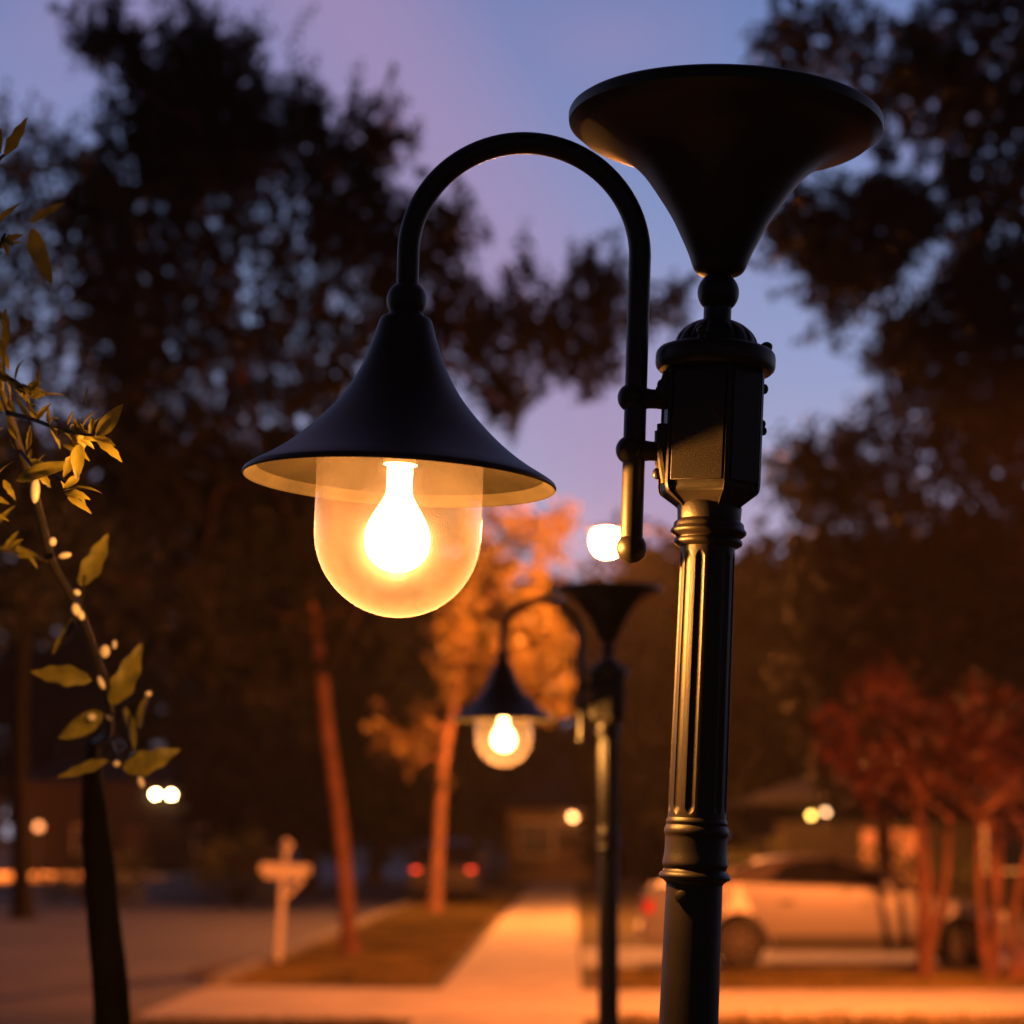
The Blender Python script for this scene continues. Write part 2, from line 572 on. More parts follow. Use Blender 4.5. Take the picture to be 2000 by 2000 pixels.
def st(py):
    """distance along the shade's axis at a row"""
    t = (py - 587) / (1205 - 587)
    a_, b2 = P(794.5, 587, D0), P(770, 1205, D0)
    # perspective-correct parameter
    q = P(794.5 - 24.5 * t, py, D0)
    return (q - a_).length


def sp(pts): return [(st(py), lr(r, py)) for py, r in pts]


MB().ball(sT, lr(39.5, 587), 48, 28).build('arm_ball', M['paint'], lampA)
MB().lathe(sp([(600, 22), (612, 34), (622, 36), (628, 34)]), 48, o=sT, ax=sax).build('shade_collar', M['paint'], lampA)
out_ = [(617, 30), (619, 42), (622, 48), (628, 52), (645, 57), (668, 64), (718, 83), (765, 109), (807, 142), (850, 184), (882, 222), (906, 257), (922, 285), (932, 301), (936, 305), (941, 306.5), (945, 304)]
o1 = sp(out_)
inn = [(943, 301), (936, 295), (923, 282), (908, 257), (888, 224), (858, 184), (815, 141), (772, 108), (724, 80), (676, 61), (650, 52), (640, 30)]
i1 = sp(inn)
MB().lathe(smooth_prof(o1[:3], 1) + smooth_prof(o1[3:], 4), 160, o=sT, ax=sax, cap=False).build('lamp_shade', M['paint'], lampA, smooth=50)
MB().lathe([o1[-1]] + smooth_prof(i1[:3], 4), 160, o=sT, ax=sax, cap=False).build('rolled_rim', M['rim_in'], lampA, smooth=50)
MB().lathe(smooth_prof(i1[2:], 4), 160, o=sT, ax=sax, cap=False).build('shade_lining', M['paint_in'], lampA, smooth=50)
# globe
gl = [(866, 163), (900, 163), (950, 163), (1040, 163)]
for i in range(1, 21):
    a = i / 20 * PI / 2
    gl.append((1044 + 162 * math.sin(a), max(163 * math.cos(a), .5)))
gmb = MB().lathe(sp(gl), 128, o=sT, ax=sax, cap=False)
gmb.build('clear_globe', M['globe'], lampA, smooth=50)
# holder and bulb
sock = MB().lathe(sp([(800, 40), (872, 40), (876, 24), (882, 19), (890, 26), (902, 33), (908, 33), (911, 24)]), 48, o=sT, ax=sax)
sock.build('lamp_holder', M['ceramic'], lampA)
bl = [(908, 23), (912, 25), (935, 25), (958, 25), (970, 28), (985, 36), (1003, 47), (1022, 57), (1042, 63.5), (1060, 64.5), (1078, 61), (1094, 52), (1106, 39), (1115, 21), (1118, 2)]
BULB = MB().lathe(smooth_prof(sp(bl), 3), 48, o=sT, ax=sax).build('light_bulb', M['bulb'], lampA)
FL = bpy.data.lights.new('filament', 'POINT'); FL.energy = 205; FL.color = (1.0, .40, .075); FL.shadow_soft_size = .014
flo = bpy.data.objects.new('filament', FL); COL.objects.link(flo); flo.parent = lampA; flo.location = lp(774.5, 1056)
BULB['label'] = 'glowing warm white bulb'
tag(lampA, 'large sharp black garden lamp with curved arm, bell shade and lit clear globe', 'path lamp', 'black path lamps along the pavement')


def copy_tree(o, parent=None):
    c = o.copy(); COL.objects.link(c)
    if parent is not None: c.parent = parent
    for ch in [x for x in o.children]: copy_tree(ch, c)
    return c


lampB = copy_tree(lampA)
g = P(1184, 1985, 9.7)
lampB.location = (g.x + .005, 9.7, 0)
lampB.rotation_euler = (0, R(.3), R(-3))
lampB['label'] = 'smaller blurred black path lamp with lit globe standing beside the pavement further off'

# ------------------------------------------------------------------ foliage tools
def in_poly(pts, poly):
    x, y = pts[:, 0], pts[:, 1]
    ins = np.zeros(len(pts), bool)
    n = len(poly)
    j = n - 1
    for i in range(n):
        xi, yi = poly[i]; xj, yj = poly[j]
        c = ((yi > y) != (yj > y)) & (x < (xj - xi) * (y - yi) / (yj - yi + 1e-9) + xi)
        ins ^= c
        j = i
    return ins


def sample_poly(poly, n):
    p = np.array(poly, float)
    lo, hi = p.min(0), p.max(0)
    out = np.zeros((0, 2))
    while len(out) < n:
        q = rng.uniform(lo, hi, (n * 2, 2))
        out = np.vstack([out, q[in_poly(q, poly)]])
    return out[:n]


def leaf_mesh(name, C, D, L, W, m, parent):
    """C centres, D directions, L lengths, W widths -> folded four-cornered leaves as one mesh"""
    n = len(C)
    D = D / np.linalg.norm(D, axis=1, keepdims=True)
    rnd = rng.normal(size=(n, 3))
    S = np.cross(D, rnd); S /= np.linalg.norm(S, axis=1, keepdims=True) + 1e-9
    Nn = np.cross(D, S)
    L = np.broadcast_to(L, (n,))[:, None]; W = np.broadcast_to(W, (n,))[:, None]
    v = np.stack([C - D * L * .5, C + S * W * .5 + Nn * W * .12 - D * L * .02, C + D * L * .5, C - S * W * .5 + Nn * W * .12 - D * L * .02], 1).reshape(-1, 3)
    me = bpy.data.meshes.new(name)
    me.vertices.add(n * 4)
    me.vertices.foreach_set('co', v.astype(np.float32).ravel())
    b = np.arange(n)[:, None] * 4
    tri = np.concatenate([b + np.array([0, 1, 2]), b + np.array([0, 2, 3])], 1).reshape(-1)
    nt = n * 2
    me.loops.add(nt * 3)
    me.loops.foreach_set('vertex_index', tri.astype(np.int32))
    me.polygons.add(nt)
    me.polygons.foreach_set('loop_start', (np.arange(nt) * 3).astype(np.int32))
    me.polygons.foreach_set('loop_total', np.full(nt, 3, np.int32))
    me.update(calc_edges=True)
    me.materials.append(m)
    o = bpy.data.objects.new(name, me)
    COL.objects.link(o)
    if parent is not None: o.parent = parent
    return o


def tree(Y, trunk_pts, polys, leafm, barkm, label, cat='tree', group=None, leaf=.11, per=20, cr=.16, depth=1.6, trunk_r=.14, name='tree', limb_r=.02, up=.35, elong=1.3):
    """trunk_pts world points base..top. polys: list of (pixel polygon, clump count). Crown > leaf sprays round real limbs."""
    base = Vector(trunk_pts[0])
    root = empty(name, base)
    cs = []
    for poly, n in polys:
        q = sample_poly(poly, n)
        for x, y in q:
            p = P(x, y, Y)
            p.y += rng.normal() * depth * .6
            cs.append(p)
    tp = [Vector(p) for p in trunk_pts]
    path = rpath(tp, 6)
    k = len(path)
    mb = MB()
    rr = [trunk_r * (1 - .72 * i / (k - 1)) * (1 + .5 * math.exp(-i * 1.2)) for i in range(k)]
    mb.tube(path, rr, 14)
    # limbs: each spray hangs on the nearest limb already grown
    nodes = [(p, rr[i]) for i, p in enumerate(path) if i > k * .45]
    NP = np.array([tuple(p) for p, _ in nodes]); NR = [r for _, r in nodes]
    anchor = np.array(tuple(path[-1]))
    CA = np.array([tuple(c) for c in cs])
    order = np.argsort(np.linalg.norm(CA - anchor, axis=1))
    sub = order if len(order) < 260 else order[::max(1, len(order) // 260)]
    for i in sub:
        c = CA[i]
        d = np.linalg.norm(NP - c, axis=1) + np.maximum(0, NP[:, 2] - c[2]) * .4
        j = int(np.argmin(d))
        r0 = max(min(NR[j] * .6, .06), limb_r * .5); r1 = max(r0 * .55, limb_r * .35)
        a = Vector(NP[j]); b2 = Vector(c)
        mid = (a + b2) / 2 + Vector((0, 0, -.06 * (b2 - a).length))
        mb.tube([a, mid, b2], [r0, (r0 + r1) / 2, r1], 5, cap=False)
        NP = np.vstack([NP, c]); NR.append(r1)
    mb.build('trunk', barkm, root, xf=Matrix.Translation(-base))
    # leaves
    n = len(CA)
    sz = cr * rng.uniform(.6, 1.5, n)
    dirn = rng.normal(size=(n, 3)) + np.array([0, 0, up * 2]); dirn /= np.linalg.norm(dirn, axis=1, keepdims=True)
    m = per
    t = rng.uniform(-1, 1.3, (n, m, 1))
    pts = CA[:, None, :] + dirn[:, None, :] * t * sz[:, None, None] * elong + rng.normal(size=(n, m, 3)) * sz[:, None, None] * (.38 if elong < 1.5 else .27)
    ld = dirn[:, None, :] * .7 + rng.normal(size=(n, m, 3)) * .8
    pts = pts.reshape(-1, 3) - np.array(tuple(base)); ld = ld.reshape(-1, 3)
    nn_ = len(pts)
    Ls = leaf * rng.uniform(.6, 1.35, nn_)
    o = leaf_mesh('crown', pts, ld, Ls, Ls * .5, leafm, root)
    tag(root, label, cat, group)
    return root


def S3(pts): return [(x * .5176, y * .5176) for x, y in pts]
def S4(pts): return [(1400 + x * .6211, y * .6211) for x, y in pts]


# oak with upswept sprays
pA = S3([(400, 190), (440, 150), (405, 50), (430, 15), (480, 80), (530, 140), (545, 220), (600, 275), (650, 310), (690, 290), (640, 210), (610, 170), (690, 170), (730, 110), (745, 55), (790, 90), (850, 190), (870, 250), (900, 210), (955, 150), (992, 165), (965, 240), (985, 310), (940, 380), (1000, 390), (1070, 360), (1055, 430), (1120, 440), (1125, 350), (1165, 290), (1220, 390), (1245, 470), (1200, 520), (1100, 540), (1000, 560), (960, 700), (600, 720), (430, 480), (500, 440), (460, 360), (560, 330), (500, 270)])
pB = S3([(270, 145), (340, 150), (430, 185), (470, 230), (420, 215), (330, 180), (275, 170)])
pC = S3([(1180, 540), (1330, 455), (1420, 460), (1500, 425), (1545, 450), (1500, 490), (1580, 535), (1500, 550), (1430, 570), (1465, 600), (1400, 650), (1455, 720), (1455, 800), (1500, 810), (1630, 780), (1720, 745), (1780, 780), (1740, 840), (1860, 855), (1740, 905), (1735, 1000), (1700, 1060), (1500, 1060), (1200, 900), (1150, 700)])
pD = S3([(440, 480), (1150, 560), (1250, 900), (1500, 1000), (1700, 1250), (1650, 1600), (1200, 1900), (500, 1900), (350, 1300), (300, 800)])
pE = [(860, 560), (960, 560), (1030, 530), (1038, 600), (1095, 575), (1150, 500), (1225, 535), (1190, 605), (1270, 600), (1330, 575), (1378, 600), (1290, 632), (1200, 640), (1215, 690), (1160, 752), (1080, 730), (1030, 735), (1012, 830), (965, 812), (900, 740), (850, 640)]
pF = [(150, 900), (850, 850), (900, 1000), (760, 1300), (500, 1380), (200, 1250)]
dens = [(S3([(640, 300), (860, 260), (900, 400), (880, 700), (640, 720), (560, 500)]), 110), (S3([(300, 600), (700, 700), (1000, 1300), (500, 1500), (200, 1200)]), 170)]
gt = P(684, 1868, 31)
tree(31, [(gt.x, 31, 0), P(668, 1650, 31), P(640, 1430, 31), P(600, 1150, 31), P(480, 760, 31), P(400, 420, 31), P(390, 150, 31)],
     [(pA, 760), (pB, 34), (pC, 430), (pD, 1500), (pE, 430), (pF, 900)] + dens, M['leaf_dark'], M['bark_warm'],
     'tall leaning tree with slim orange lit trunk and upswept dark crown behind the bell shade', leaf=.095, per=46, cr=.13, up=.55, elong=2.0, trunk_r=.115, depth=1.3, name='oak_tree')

pG = [(0, 300), (45, 290), (60, 255), (90, 245), (110, 285), (160, 290), (230, 290), (260, 350), (300, 500), (330, 800), (250, 1150), (0, 1250), (-150, 1200), (-250, 700), (-120, 330)]
gt = P(45, 1791, 45)
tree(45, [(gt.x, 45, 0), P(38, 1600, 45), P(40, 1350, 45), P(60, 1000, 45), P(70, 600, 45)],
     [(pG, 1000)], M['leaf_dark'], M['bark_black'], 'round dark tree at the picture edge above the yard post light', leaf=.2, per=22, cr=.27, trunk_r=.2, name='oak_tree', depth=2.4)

# overhanging tree entering from the side
q1 = S4([(110, 170), (130, 115), (180, 140), (210, 90), (290, 100), (330, 130), (380, 75), (420, 120), (450, 85), (480, 150), (530, 180), (550, 115), (680, 90), (700, 150), (790, 180), (830, 260), (920, 220), (1100, 200), (1100, 480), (966, 470), (880, 440), (800, 420), (690, 415), (620, 395), (580, 350), (510, 310), (440, 240), (380, 180), (300, 200), (200, 208), (120, 200)])
q2 = S4([(640, -20), (720, 30), (760, 80), (850, 90), (930, 130), (1100, 150), (1100, -60)])
q3 = S4([(725, 490), (760, 440), (870, 460), (966, 520), (1100, 560), (1100, 680), (966, 680), (850, 650), (760, 600), (730, 560)])
q4 = S4([(145, 745), (190, 660), (240, 600), (290, 660), (350, 625), (440, 660), (440, 565), (490, 555), (560, 620), (640, 590), (720, 620), (750, 700), (700, 760), (640, 740), (640, 800), (600, 810), (520, 860), (560, 900), (480, 965), (440, 975), (350, 930), (320, 870), (250, 820), (260, 780)])
q5 = S4([(760, 720), (830, 690), (890, 760), (966, 800), (1150, 800), (1150, 1500), (966, 1510), (900, 1480), (830, 1500), (780, 1440), (700, 1400), (650, 1310), (560, 1250), (535, 1210), (600, 1200), (560, 1130), (465, 1140), (520, 1060), (500, 980), (600, 960), (700, 880), (760, 800)])
x0 = P(2170, 1800, 30).x
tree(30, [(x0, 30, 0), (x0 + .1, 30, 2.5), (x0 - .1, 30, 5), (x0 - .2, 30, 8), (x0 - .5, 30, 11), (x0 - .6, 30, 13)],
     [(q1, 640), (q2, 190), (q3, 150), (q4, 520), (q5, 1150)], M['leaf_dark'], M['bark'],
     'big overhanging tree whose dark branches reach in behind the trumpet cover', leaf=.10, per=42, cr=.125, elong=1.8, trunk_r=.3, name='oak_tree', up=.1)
q6 = S4([(150, 1480), (165, 1400), (270, 1420), (280, 1345), (350, 1390), (400, 1310), (440, 1330), (490, 1245), (540, 1330), (600, 1400), (690, 1420), (740, 1400), (1000, 1480), (1060, 1700), (1000, 2300), (700, 2540), (330, 2520), (200, 2100), (250, 1690), (200, 1600)])
gt = P(1730, 1800, 36)
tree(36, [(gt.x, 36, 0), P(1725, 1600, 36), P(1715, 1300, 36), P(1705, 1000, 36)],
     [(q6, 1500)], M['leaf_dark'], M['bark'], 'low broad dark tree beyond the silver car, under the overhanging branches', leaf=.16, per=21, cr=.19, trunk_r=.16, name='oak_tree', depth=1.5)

# sodium lit tree beside the street light
r1 = [(905, 1010), (950, 985), (1010, 1000), (1060, 1015), (1110, 1000), (1105, 1080), (1070, 1110), (1060, 1180), (1090, 1250), (1110, 1330), (1090, 1390), (1040, 1400), (990, 1320), (940, 1340), (890, 1380), (850, 1360), (845, 1260), (880, 1170), (890, 1080)]
r2 = [(740, 1390), (840, 1400), (900, 1450), (870, 1540), (800, 1500), (740, 1470)]
gt = P(848, 1782, 47.5)
tree(47.5, [(gt.x, 47.5, 0), P(856, 1640, 47.5), P(868, 1480, 47.5), P(900, 1330, 47.5), P(960, 1150, 47.5)],
     [(r1, 260), (r2, 22)], M['leaf_lit'], M['bark_warm'], 'tree with glowing orange leaves and slanting trunk beside the pavement', leaf=.2, per=20, cr=.22, trunk_r=.15, name='oak_tree', depth=1.0)

# crape myrtles with several stems
def myrtle(Y, stems, polys, label, n=5):
    b0 = P(stems[0][0], stems[0][1], Y); base = Vector((b0.x, Y, 0))
    root = empty('crape_myrtle', base)
    mb = MB()
    for i, s in enumerate(stems):
        a = P(s[0], s[1], Y); a = Vector((a.x, Y + rng.normal() * .12, 0.0)); b2 = P(s[2], s[3], Y); b2.y += rng.normal() * .25
        mid = (a + b2) / 2 + Vector((rng.normal() * .05, 0, 0))
        mb.tube(rpath([a, mid, b2], 5), [.055 - .028 * k / 10 for k in range(11)], 8)
        for _ in range(3):
            c = b2 + Vector((rng.normal() * .4, rng.normal() * .4, abs(rng.normal()) * .4 + .2))
            mb.tube([b2, (b2 + c) / 2 + Vector((0, 0, -.04)), c], [.022, .016, .008], 5)
    mb.build('trunk', M['bark_myrtle'], root, xf=Matrix.Translation(-base))
    CA = []
    for poly, k in polys:
        for x, y in sample_poly(poly, k):
            p = P(x, y, Y); p.y += rng.normal() * .5; CA.append(tuple(p))
    CA = np.array(CA)
    pts = (CA[:, None, :] + rng.normal(size=(len(CA), 22, 3)) * .085).reshape(-1, 3) - np.array(tuple(base))
    Ls = .085 * rng.uniform(.6, 1.4, len(pts))
    leaf_mesh('crown', pts, rng.normal(size=(len(pts), 3)) + np.array([0, 0, .4]), Ls, Ls * .5, M['leaf_red'], root)
    tag(root, label, 'tree', 'red leaved crape myrtles by the driveway')


myrtle(26.4, [(1800, 1885, 1770, 1600), (1812, 1885, 1800, 1590), (1790, 1885, 1840, 1600)],
       [([(1625, 1330), (1680, 1340), (1735, 1295), (1770, 1350), (1850, 1380), (1860, 1420), (1820, 1520), (1770, 1600), (1700, 1590), (1640, 1520), (1600, 1440)], 120)],
       'red leaved crape myrtle whose crown hangs over the roof of the silver car')
myrtle(25.6, [(1925, 1905, 1900, 1600), (1950, 1905, 1925, 1580), (1970, 1905, 1990, 1640), (1985, 1905, 2040, 1600), (1940, 1905, 1960, 1560)],
       [([(1850, 1400), (1900, 1330), (1960, 1360), (2060, 1400), (2080, 1560), (2000, 1640), (1900, 1620), (1840, 1540)], 100)],
       'crape myrtle with five pale orange stems standing before the car bonnet')

# distant tree row
far = [  # px centre, top row, half width px, Y, label
    (-60, 860, 330, 118, 'dim distant tree behind the sapling leaves'),
    (250, 840, 230, 124, 'dim distant tree behind the blurred twin porch lights'),
    (600, 880, 215, 66, 'dim distant tree left of the lit globe, behind the mailbox'),
    (730, 960, 190, 78, 'dim distant tree behind the lit globe'),
    (905, 1090, 150, 88, 'dim distant tree behind the orange leaved tree'),
    (1075, 1150, 150, 96, 'dim distant tree above the end of the pavement'),
    (1285, 1085, 130, 74, 'dim distant tree behind the fluted post'),
    (1430, 1075, 170, 66, 'dim distant tree just right of the fluted post'),
    (1640, 1090, 210, 72, 'dim distant tree above the pair of yellow lights'),
    (1900, 1060, 260, 64, 'dim distant tree behind the red crape myrtles'),
]
for (px, ty, hw, Y, lab) in far:
    poly = []
    for k in range(28):
        a = PI * k / 27
        w = 1 + .16 * rng.normal() * .6
        poly.append((px + hw * 1.05 * math.cos(a) * w, 1420 - (1420 - ty) * math.sin(a) ** .75 * (1 + .05 * rng.normal())))
    poly += [(px - hw * .9, 1630), (px + hw * .9, 1630)]
    gx = P(px, 1700, Y).x
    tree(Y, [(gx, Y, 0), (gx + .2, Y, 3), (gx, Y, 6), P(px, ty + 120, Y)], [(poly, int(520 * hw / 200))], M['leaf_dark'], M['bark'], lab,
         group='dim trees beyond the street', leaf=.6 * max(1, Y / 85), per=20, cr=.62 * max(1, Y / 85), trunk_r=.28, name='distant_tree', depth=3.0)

# street light in orange glow: leafy tip behind the arm bracket
# ------------------------------------------------------------------ young tree with near leaves
def near_leaf(mb, b, t, w, roll=0., curl=.12, dy=0., Y=3.6, Y2=None, lobes=0):
    b = P(b[0] * 1.0352, b[1] * 1.0352, Y); t = P(t[0] * 1.0352, t[1] * 1.0352, Y2 if Y2 else Y)
    L = (t - b).length
    d = (t - b).normalized()
    view = Vector((0, -1, 0))
    s = d.cross(view).normalized()
    n = s.cross(d).normalized()
    s2 = s * math.cos(roll) + n * math.sin(roll)
    n2 = s2.cross(d).normalized()
    W = w * 1.0352 * Y / F / 2
    K = 14
    vs = []; fs = []
    for i in range(K + 1):
        u = i / K
        prof_ = (math.sin(PI * min(1, u ** .8)) ** .75) * (1 - .25 * u) if 0 < u < 1 else 0
        ww = W * max(prof_, .04 if u < .5 else .01) * (1 + (.14 * math.sin(u * 19 + lobes) if lobes else .03 * math.sin(u * 25)))
        c = b + d * (L * u) + n2 * (curl * L * math.sin(PI * u)) * .6 + s2 * (L * .04 * math.sin(u * 4 + roll))
        for e in (-1, -.5, 0, .5, 1):
            vs.append(c + s2 * (ww * e) + n2 * (abs(e) * ww * .28 + .05 * ww * math.sin(u * 12 + e * 3)))
    for i in range(K):
        for j in range(4):
            a = i * 5 + j
            fs.append((a, a + 1, a + 6, a + 5))
    mb.add(vs, fs)


yb = P(222, 2080, 6.2)
yt = empty('young_tree', (yb.x - .0, 6.2, 0))
yo = Matrix.Translation(-yt.location)
tr_path = [Vector((yb.x + .04, 6.2, 0)), P(222, 2060, 6.2), P(203, 1800, 6.2), P(186, 1600, 6.15), P(180, 1500, 6.0), P(186, 1440, 5.7)]
MB().tube(rpath(tr_path, 6), [.056 - .0009 * i for i in range(16)] + [.041 - .0022 * i for i in range(15)], 20).build('trunk', M['bark_black'], yt, xf=yo)
br = MB()
b1 = [P(x * 1.0352, y * 1.0352, Y) for x, y, Y in ((182, 1400, 5.7), (205, 1380, 5.1), (200, 1300, 4.7), (180, 1240, 4.5), (160, 1180, 4.35), (135, 1125, 4.25), (98, 1060, 4.15), (82, 1000, 4.05), (62, 920, 3.9), (38, 850, 3.75), (18, 780, 3.7), (-10, 700, 3.65), (-60, 560, 3.6), (-90, 420, 3.6))]
b1p = rpath(b1, 6)
br.tube(b1p, [.011 - .006 * i / len(b1p) for i in range(len(b1p))], 12)
tw = [
    [(18, 780, 3.7), (60, 790, 3.6), (110, 810, 3.5), (150, 818, 3.42), (178, 822, 3.38)],
    [(38, 850, 3.75), (70, 885, 3.6), (110, 900, 3.5), (150, 935, 3.45)],
    [(-10, 700, 3.65), (30, 720, 3.6), (60, 745, 3.55)],
    [(98, 1060, 4.15), (60, 1050, 4.1), (-10, 1035, 4.0)],
    [(160, 1180, 4.35), (125, 1120, 4.3), (150, 1140, 4.3), (160, 1085, 4.25)],
    [(145, 1165, 4.4), (120, 1205, 4.45), (98, 1235, 4.5)],
    [(205, 1380, 5.1), (225, 1430, 4.9), (270, 1470, 4.8)],
    [(205, 1380, 5.1), (235, 1330, 4.8), (270, 1310, 4.6), (283, 1300, 4.6)],
    [(-60, 560, 3.6), (-10, 480, 3.6), (10, 440, 3.6)],
    [(-90, 420, 3.6), (-10, 310, 3.6), (12, 290, 3.6)],
]
for t_ in tw:
    pp_ = rpath([P(x * 1.0352, y * 1.0352, Y) for x, y, Y in t_], 5)
    br.tube(pp_, [.0042 - .0024 * i / len(pp_) for i in range(len(pp_))], 8)
br.build('branch', M['twig'], yt, xf=yo)
lv = MB()
LV = [  # base, tip, width, roll, curl, Y
    ((182, 822), (234, 764), 36, .15, .05, 3.36), ((184, 826), (228, 874), 24, .5, .15, 3.38), ((162, 763), (168, 727), 10, .9, .1, 3.42),
    ((155, 806), (188, 776), 12, 1.0, .2, 3.42), ((127, 802), (141, 774), 12, .8, .1, 3.45), ((168, 815), (196, 786), 9, 1.1, .2, 3.4),
    ((152, 838), (142, 905), 30, .3, .1, 3.42), ((120, 838), (168, 872), 22, .7, .2, 3.44), ((143, 858), (118, 900), 22, .2, .1, 3.46), ((150, 900), (118, 920), 18, .3, .1, 3.44),
    ((120, 925), (192, 932), 14, 1.0, .2, 3.45), ((122, 930), (170, 945), 22, .6, .2, 3.43), ((128, 935), (172, 972), 17, .5, .15, 3.43),
    ((60, 795), (30, 735), 16, .9, .1, 3.6), ((51, 850), (60, 801), 14, .3, .05, 3.5), ((32, 830), (14, 782), 18, .6, .1, 3.6), ((95, 800), (112, 848), 14, .8, .1, 3.5),
    ((70, 742), (78, 690), 15, .6, .1, 3.65), ((60, 745), (124, 748), 11, .7, .1, 3.7), ((45, 770), (72, 765), 10, .9, .2, 3.6), ((-5, 760), (28, 775), 30, .3, .1, 3.9),
    ((30, 905), (150, 880), 40, .5, .15, 3.5), ((-20, 930), (28, 870), 13, 1.0, .2, 3.5), ((8, 905), (28, 945), 15, .4, .1, 3.6), ((-30, 1010), (32, 955), 18, .4, .1, 3.8),
    ((90, 800), (112, 790), 14, .8, .3, 3.55), ((10, 660), (14, 580), 24, .3, .1, 3.9), ((0, 640), (16, 700), 18, .3, .1, 3.7),
    ((-20, 470), (44, 458), 16, .5, .1, 3.7), ((-20, 430), (40, 385), 18, .4, .1, 3.7), ((62, 430), (95, 540), 40, .2, .1, 4.1), ((55, 420), (125, 385), 26, .4, .1, 4.2),
    ((8, 292), (54, 222), 28, .15, .05, 3.5), ((-8, 300), (4, 240), 20, .3, .05, 3.5),
    ((150, 1105), (208, 1008), 44, .1, .06, 4.3), ((98, 1235), (140, 1165), 14, .6, .1, 4.4), ((0, 1030), (80, 1060), 26, .8, .1, 4.3),
    ((172, 1285), (58, 1263), 42, .25, .1, 4.6), ((208, 1330), (272, 1215), 52, .1, .06, 4.7), ((195, 1345), (108, 1390), 48, .6, .1, 4.8),
    ((232, 1450), (342, 1418), 50, .15, .1, 4.8), ((205, 1436), (105, 1462), 26, .5, .12, 4.8), ((262, 1375), (290, 1300), 34, .9, .1, 4.8), ((235, 1330), (250, 1420), 26, 1.0, .1, 4.9),
]
for i, (b_, t_, w, ro, cu, Y) in enumerate(LV):
    near_leaf(lv, b_, t_, w, ro, cu, Y=Y, lobes=(i % 3))
for i in range(64):
    t_ = tw[random.choice([0, 0, 0, 1, 1, 2, 2, 3, 8])]
    k = random.randrange(len(t_) - 1); u = random.random()
    x = t_[k][0] + (t_[k + 1][0] - t_[k][0]) * u; y = t_[k][1] + (t_[k + 1][1] - t_[k][1]) * u; Yv = t_[k][2] + (t_[k + 1][2] - t_[k][2]) * u
    a = random.uniform(-PI * .9, PI * .45); L_ = random.uniform(22, 50)
    near_leaf(lv, (x, y), (x + L_ * math.cos(a), y + L_ * math.sin(a)), random.uniform(9, 22), random.uniform(0, 1.3), random.uniform(.05, .3), Y=Yv, Y2=Yv + random.uniform(-.03, .03), lobes=i % 3)
# more leaves along the part of the branch outside the frame
for i in range(40):
    x = random.uniform(-160, -15); y = random.uniform(250, 1000)
    a = random.uniform(0, 2 * PI); L_ = random.uniform(40, 70)
    near_leaf(lv, (x, y), (x + L_ * math.cos(a), y + L_ * math.sin(a)), random.uniform(18, 30), random.uniform(0, 1), .1, Y=random.uniform(3.5, 3.9), lobes=i % 3)
lv.build('leaves', M['leaf_near'], yt, xf=yo, smooth=60)
GLINTS = [((66, 925), 7, 20, 0, 3.9), ((99, 1022), 6, 7, 0, 4.05), ((122, 1048), 10, 5, 10, 4.1), ((145, 1118), 6, 5, -30, 4.2), ((143, 1150), 6.5, 10, 15, 4.25), ((152, 1160), 5.5, 9, 25, 4.27),
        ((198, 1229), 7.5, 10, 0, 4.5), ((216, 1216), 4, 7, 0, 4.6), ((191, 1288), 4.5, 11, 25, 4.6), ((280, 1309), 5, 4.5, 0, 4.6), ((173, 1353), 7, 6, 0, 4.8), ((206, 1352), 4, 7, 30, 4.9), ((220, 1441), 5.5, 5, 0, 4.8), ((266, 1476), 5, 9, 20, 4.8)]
for (c, a, b_, rot, Y) in GLINTS:  # one pale bead per glint on stem and leaves: highlights put into shape
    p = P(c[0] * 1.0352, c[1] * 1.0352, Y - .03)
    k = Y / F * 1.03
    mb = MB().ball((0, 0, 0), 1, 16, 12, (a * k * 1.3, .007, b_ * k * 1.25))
    o = mb.build('glint_bead', M['glint_bead'], yt, xf=yo @ Matrix.Translation(p) @ Matrix.Rotation(R(-rot), 4, 'Y'))
tag(yt, 'young tree with a thin dark trunk and golden lit leaves at the picture edge', 'young tree')

# ------------------------------------------------------------------ ground
def sheet(name, poly, z, m, kind='structure', th=None):
    mb = MB()
    n = len(poly)
    if th:
        mb.add([(x, y, z) for x, y in poly] + [(x, y, z - th) for x, y in poly],
               [tuple(range(n))] + [(i, i + n, (i + 1) % n + n, (i + 1) % n) for i in range(n)])
    else:
        mb.add([(x, y, z) for x, y in poly], [tuple(range(n))])
    o = mb.build(name, m, None, smooth=0)
    if kind: o['kind'] = kind
    return o


sheet('ground', [(-600, -60), (600, -60), (600, 1500), (-600, 1500)], 0, M['lawn'])
def wx(Y): return -.68 + .0268 * Y      # pavement axis
def ex_(Y): return -4.05 + .030 * Y     # road edge
sheet('pavement', [(wx(1) - .74, 1), (wx(1) + .76, 1), (wx(110) + .76, 110), (wx(110) - .74, 110)], .02, M['concrete'])
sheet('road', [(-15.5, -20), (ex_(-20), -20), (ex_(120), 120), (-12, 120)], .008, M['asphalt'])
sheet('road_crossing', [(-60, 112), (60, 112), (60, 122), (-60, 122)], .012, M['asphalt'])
kb = MB()
kb.add([(ex_(-20), -20, .008), (ex_(-20) + .15, -20, .008), (ex_(20.4) + .15, 20.4, .008), (ex_(20.4), 20.4, .008), (ex_(-20), -20, .12), (ex_(-20) + .15, -20, .12), (ex_(20.4) + .15, 20.4, .12), (ex_(20.4), 20.4, .12)],
       [(4, 5, 6, 7), (0, 4, 7, 3), (1, 2, 6, 5), (0, 1, 5, 4), (2, 3, 7, 6)])
